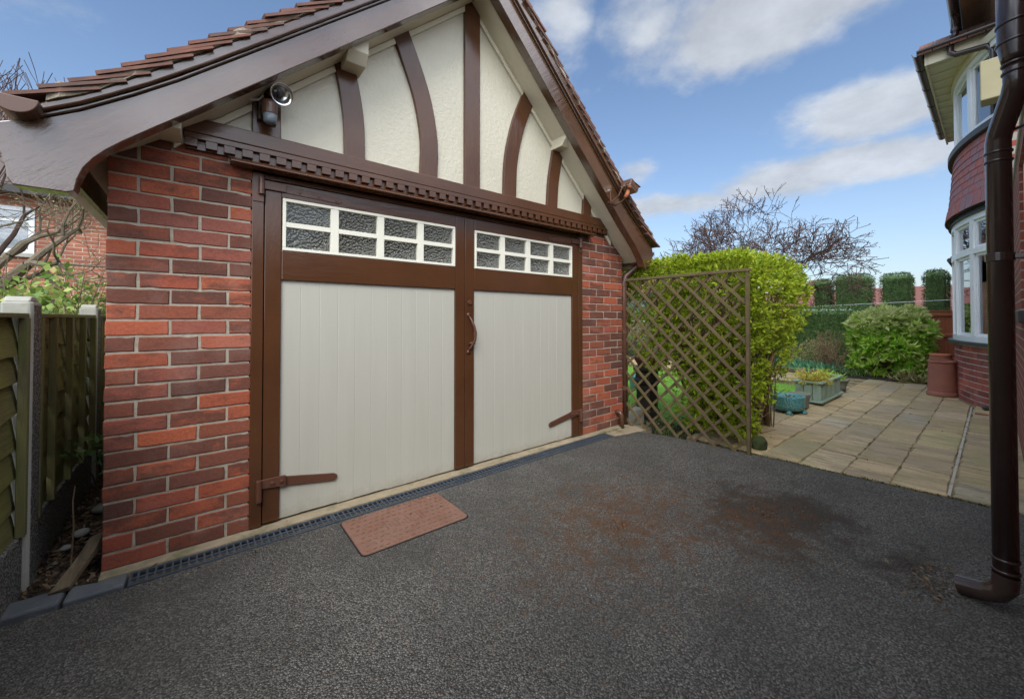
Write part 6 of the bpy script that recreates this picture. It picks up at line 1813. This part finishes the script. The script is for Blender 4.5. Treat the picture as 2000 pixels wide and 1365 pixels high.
lowW = bow_window(0.823, 2.45, 1.985, 3.70, 6, 'bay_window')
upW = bow_window(3.50, 4.46, None, 3.66, 5, 'bay_window')
MB().prism_z([arc(3.40, -BA + 2 * BA * i / 24) for i in range(25)] + [(11.0, -2.9), (7.6, -2.9)], 0.70, 0.74).build('window_board', 'upvc', house)
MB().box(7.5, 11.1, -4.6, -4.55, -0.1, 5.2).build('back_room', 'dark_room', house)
for nm, R_, z0, z1 in (('curtain', 3.44, 0.84, 2.44), ('curtain', 3.44, 3.52, 4.44)):
    for a0, a1 in ((-BA + 0.03, -BA + 0.16), (BA - 0.16, BA - 0.03), (-0.07, 0.05)) if z0 < 2 else ((-BA + 0.02, BA - 0.02),):
        m = MB(); rings = []
        k_ = int((a1 - a0) * 220)
        for i in range(k_ + 1):
            a = a0 + (a1 - a0) * i / k_
            rr = R_ + 0.022 * math.sin(i * 1.3)
            (xa, ya), (xb, yb) = arc(rr, a), arc(rr - 0.006, a)
            rings.append([(xa, ya, z0), (xb, yb, z0), (xb, yb, z1), (xa, ya, z1)])
        m.strip(rings).build(nm, 'curtain', lowW if z0 < 2 else upW)
# tile-hung skirt between the storeys
arc_slab(3.58, 3.70, 2.451, 2.53, r1b=3.74).build('bay_head', 'dark_trim', house)
sk = arc_slab(3.50, 3.655, 2.531, 3.41, r1b=3.75).build('tile_skirt', 'dark_trim', house)
BT = []
for q in range(3):
    m = MB().box(-0.0785, 0.0785, -0.013, 0.0, 0.0, 0.165)
    me = m.mesh('hung_tile'); me.materials.append(MATS['bay_tile']); BT.append(me)
nrow = 9; gauge = 0.097
for r_ in range(nrow):
    z = 2.535 + r_ * gauge
    f = (z - 2.531) / 0.88
    rad = 3.762 + (3.670 - 3.762) * (f ** 0.6) + 0.018
    nper = 23
    for i in range(nper):
        a = -BA + 2 * BA * (i + (0.5 if r_ % 2 else 0.15)) / nper
        if a > BA - 0.01: continue
        x, y = arc(rad, a)
        hgt = 1.0 if r_ < nrow - 1 else 0.6
        place('hung_tile', random.choice(BT), sk, loc=(x, y, z + random.uniform(-.003, .003)), rot=(R(9), random.uniform(-1, 1) * 0.01, -a + math.pi + R(180)), scale=(1, 1, hgt))
fl_ = MB()
q = arc_slab(3.655, 3.672, 3.30, 3.415); fl_.add(q.v, q.f)
fl_.build('lead_apron', 'lead', house)
arc_slab(3.57, 3.735, 3.416, 3.499).build('upper_sill', 'dark_trim', house, bevel=0.006)
# square roof over the bow: cream soffit, rafter feet, fascia, gutter
hd_ = arc_slab(3.58, 3.69, 4.461, 4.56).build('bow_head', 'cream_wood', house)
MB().box(7.93, 11.7, WY + 0.02, -1.99, 4.561, 4.60).build('bay_soffit', 'cream_wood', house)
for i in range(13):
    xx = 8.05 + i * 0.28
    MB().prism_x([(-2.30, 4.56), (-1.985, 4.535), (-1.985, 4.60), (-2.30, 4.60)], xx, xx + 0.06).build('rafter_foot', 'cream_wood', house, bevel=0.004)
MB().box(7.90, 11.73, -1.988, -1.965, 4.53, 4.68).build('bay_fascia', 'cream_wood', house)
MB().box(7.905, 7.929, WY + 0.02, -1.99, 4.53, 4.68).build('bay_fascia', 'cream_wood', house)
brf = MB().add([(7.86, -1.93, 4.70), (11.76, -1.93, 4.70), (11.76, WY, 4.70), (7.86, WY, 4.70), (8.25, -2.30, 4.97), (11.4, -2.30, 4.97), (11.4, WY, 5.0), (8.25, WY, 5.0)], [(3, 2, 1, 0), (0, 1, 5, 4), (1, 2, 6, 5), (2, 3, 7, 6), (3, 0, 4, 7), (4, 5, 6, 7)])
brf = brf.build('bay_roof', 'grey_tile', house)
for j in range(3):
    for i in range(5):
        y = -1.97 - i * 0.15
        t_ = j / 3
        MB().obox((7.885 + t_ * 0.36, y - 0.0, 4.722 + t_ * 0.26), (0.10, 0, 0.070), (0, 0.070, 0), (-0.005, 0, 0.008)).build('roof_tile', 'tile', brf)
gy = -1.905
g = MB(); rings = []
for xx in (7.84, 11.76): rings.append([(xx, gy + a_, 4.715 + b_) for a_, b_ in prof_g])
g.strip(rings)
bg_ = g.build('bay_gutter', 'pvc_dark', house)
g = MB(); rings = []
for yy_ in (-1.90, -2.60): rings.append([(7.84 + a_, yy_, 4.715 + b_) for a_, b_ in prof_g])
g.strip(rings).build('bay_gutter', 'pvc_dark', house)
for xx in (8.35, 9.1, 9.85, 10.6, 11.4):
    MB().tube([(xx - 0.02, gy, 4.713), (xx + 0.02, gy, 4.713)], 0.061, 14).build('gutter_joint', 'pvc_dark', bg_)
d2p = MB().tube([(7.84, -2.20, 4.66), (7.84, -2.20, 4.56), (7.82, -2.25, 4.50), (7.74, -2.50, 4.44), (7.735, -2.545, 4.36), (7.735, -2.55, 0.12), (7.735, -2.53, 0.06), (7.70, -2.42, 0.03)], 0.034, 12).build('downpipe', 'pvc_dark', house, smooth=True)
for z in (4.2, 2.55, 1.02, 0.20):
    MB().tube([(7.735, -2.55, z - 0.03), (7.735, -2.55, z + 0.03)], 0.042, 12).build('pipe_collar', 'pvc_dark', d2p)
gs = MB().box(7.45, 8.0, -2.61, -2.36, -0.02, 0.018).build('gully_step', 'slab', house, bevel=0.004)
MB().box(7.44, 7.449, -2.61, -2.36, -0.02, 0.012).build('gully_edge', 'terracotta', gs)
# cream boxed eaves end between the pipes
MB().box(7.21, 7.44, -2.648, -2.445, 3.60, 4.05).build('boxed_corbel', 'cream_box', house, bevel=0.01)

# near soil pipe against the wall
px_, py_ = 2.765, -2.536
uy_ = -2.582
np_ = MB().tube([(px_, py_, 0.10), (px_, py_, 1.83), (px_ - 0.014, py_ - 0.006, 1.868), (2.660, uy_ + 0.006, 1.975), (2.645, uy_, 2.01), (2.645, uy_, 2.09)], 0.0345, 20).build('downpipe', 'pvc_dark', house, smooth=True)
MB().tube([(2.645, uy_, 2.085), (2.645, uy_, 2.105), (2.645, uy_, 2.145), (2.645, uy_, 2.55)], [0.0365, 0.040, 0.047, 0.047], 22).build('upper_pipe', 'pvc_dark', np_, smooth=True)
for xx, z, r in ((2.645, 2.155, 0.0510), (2.645, 2.225, 0.0510), (2.645, 2.045, 0.0385), (2.645, 2.075, 0.0390), (px_, 1.79, 0.0385), (px_, 1.755, 0.0385), (px_, 0.195, 0.0385), (px_, 0.150, 0.0385)):
    qy = uy_ if z > 2 else py_
    MB().tube([(xx, qy, z - 0.005), (xx, qy, z - 0.003), (xx, qy, z + 0.003), (xx, qy, z + 0.005)], [r - 0.002, r, r, r - 0.002], 22).build('pipe_collar', 'pvc_dark', np_, smooth=True)
br = MB().tube([(px_, py_, 1.358), (px_, py_, 1.392)], 0.0385, 20)
br.box(px_ - 0.012, px_ + 0.012, WY + 0.001, py_ - 0.03, 1.366, 1.384)
br.build('bracket', 'pvc_dark', np_, bevel=0.003)
MB().tube([(px_ - 0.1, WY, 1.865), (px_, py_ - 0.03, 1.865)], 0.005, 6).build('wire', 'dark_trim', np_)
MB().tube([(px_, py_, 0.135), (px_, py_ + 0.003, 0.085), (px_ + 0.006, py_ + 0.022, 0.052), (px_ + 0.012, py_ + 0.055, 0.036), (px_ + 0.024, py_ + 0.125, 0.022)], [0.0365, 0.0365, 0.0365, 0.0365, 0.0365], 18, caps=False).build('shoe', 'pvc_dark', np_, smooth=True)
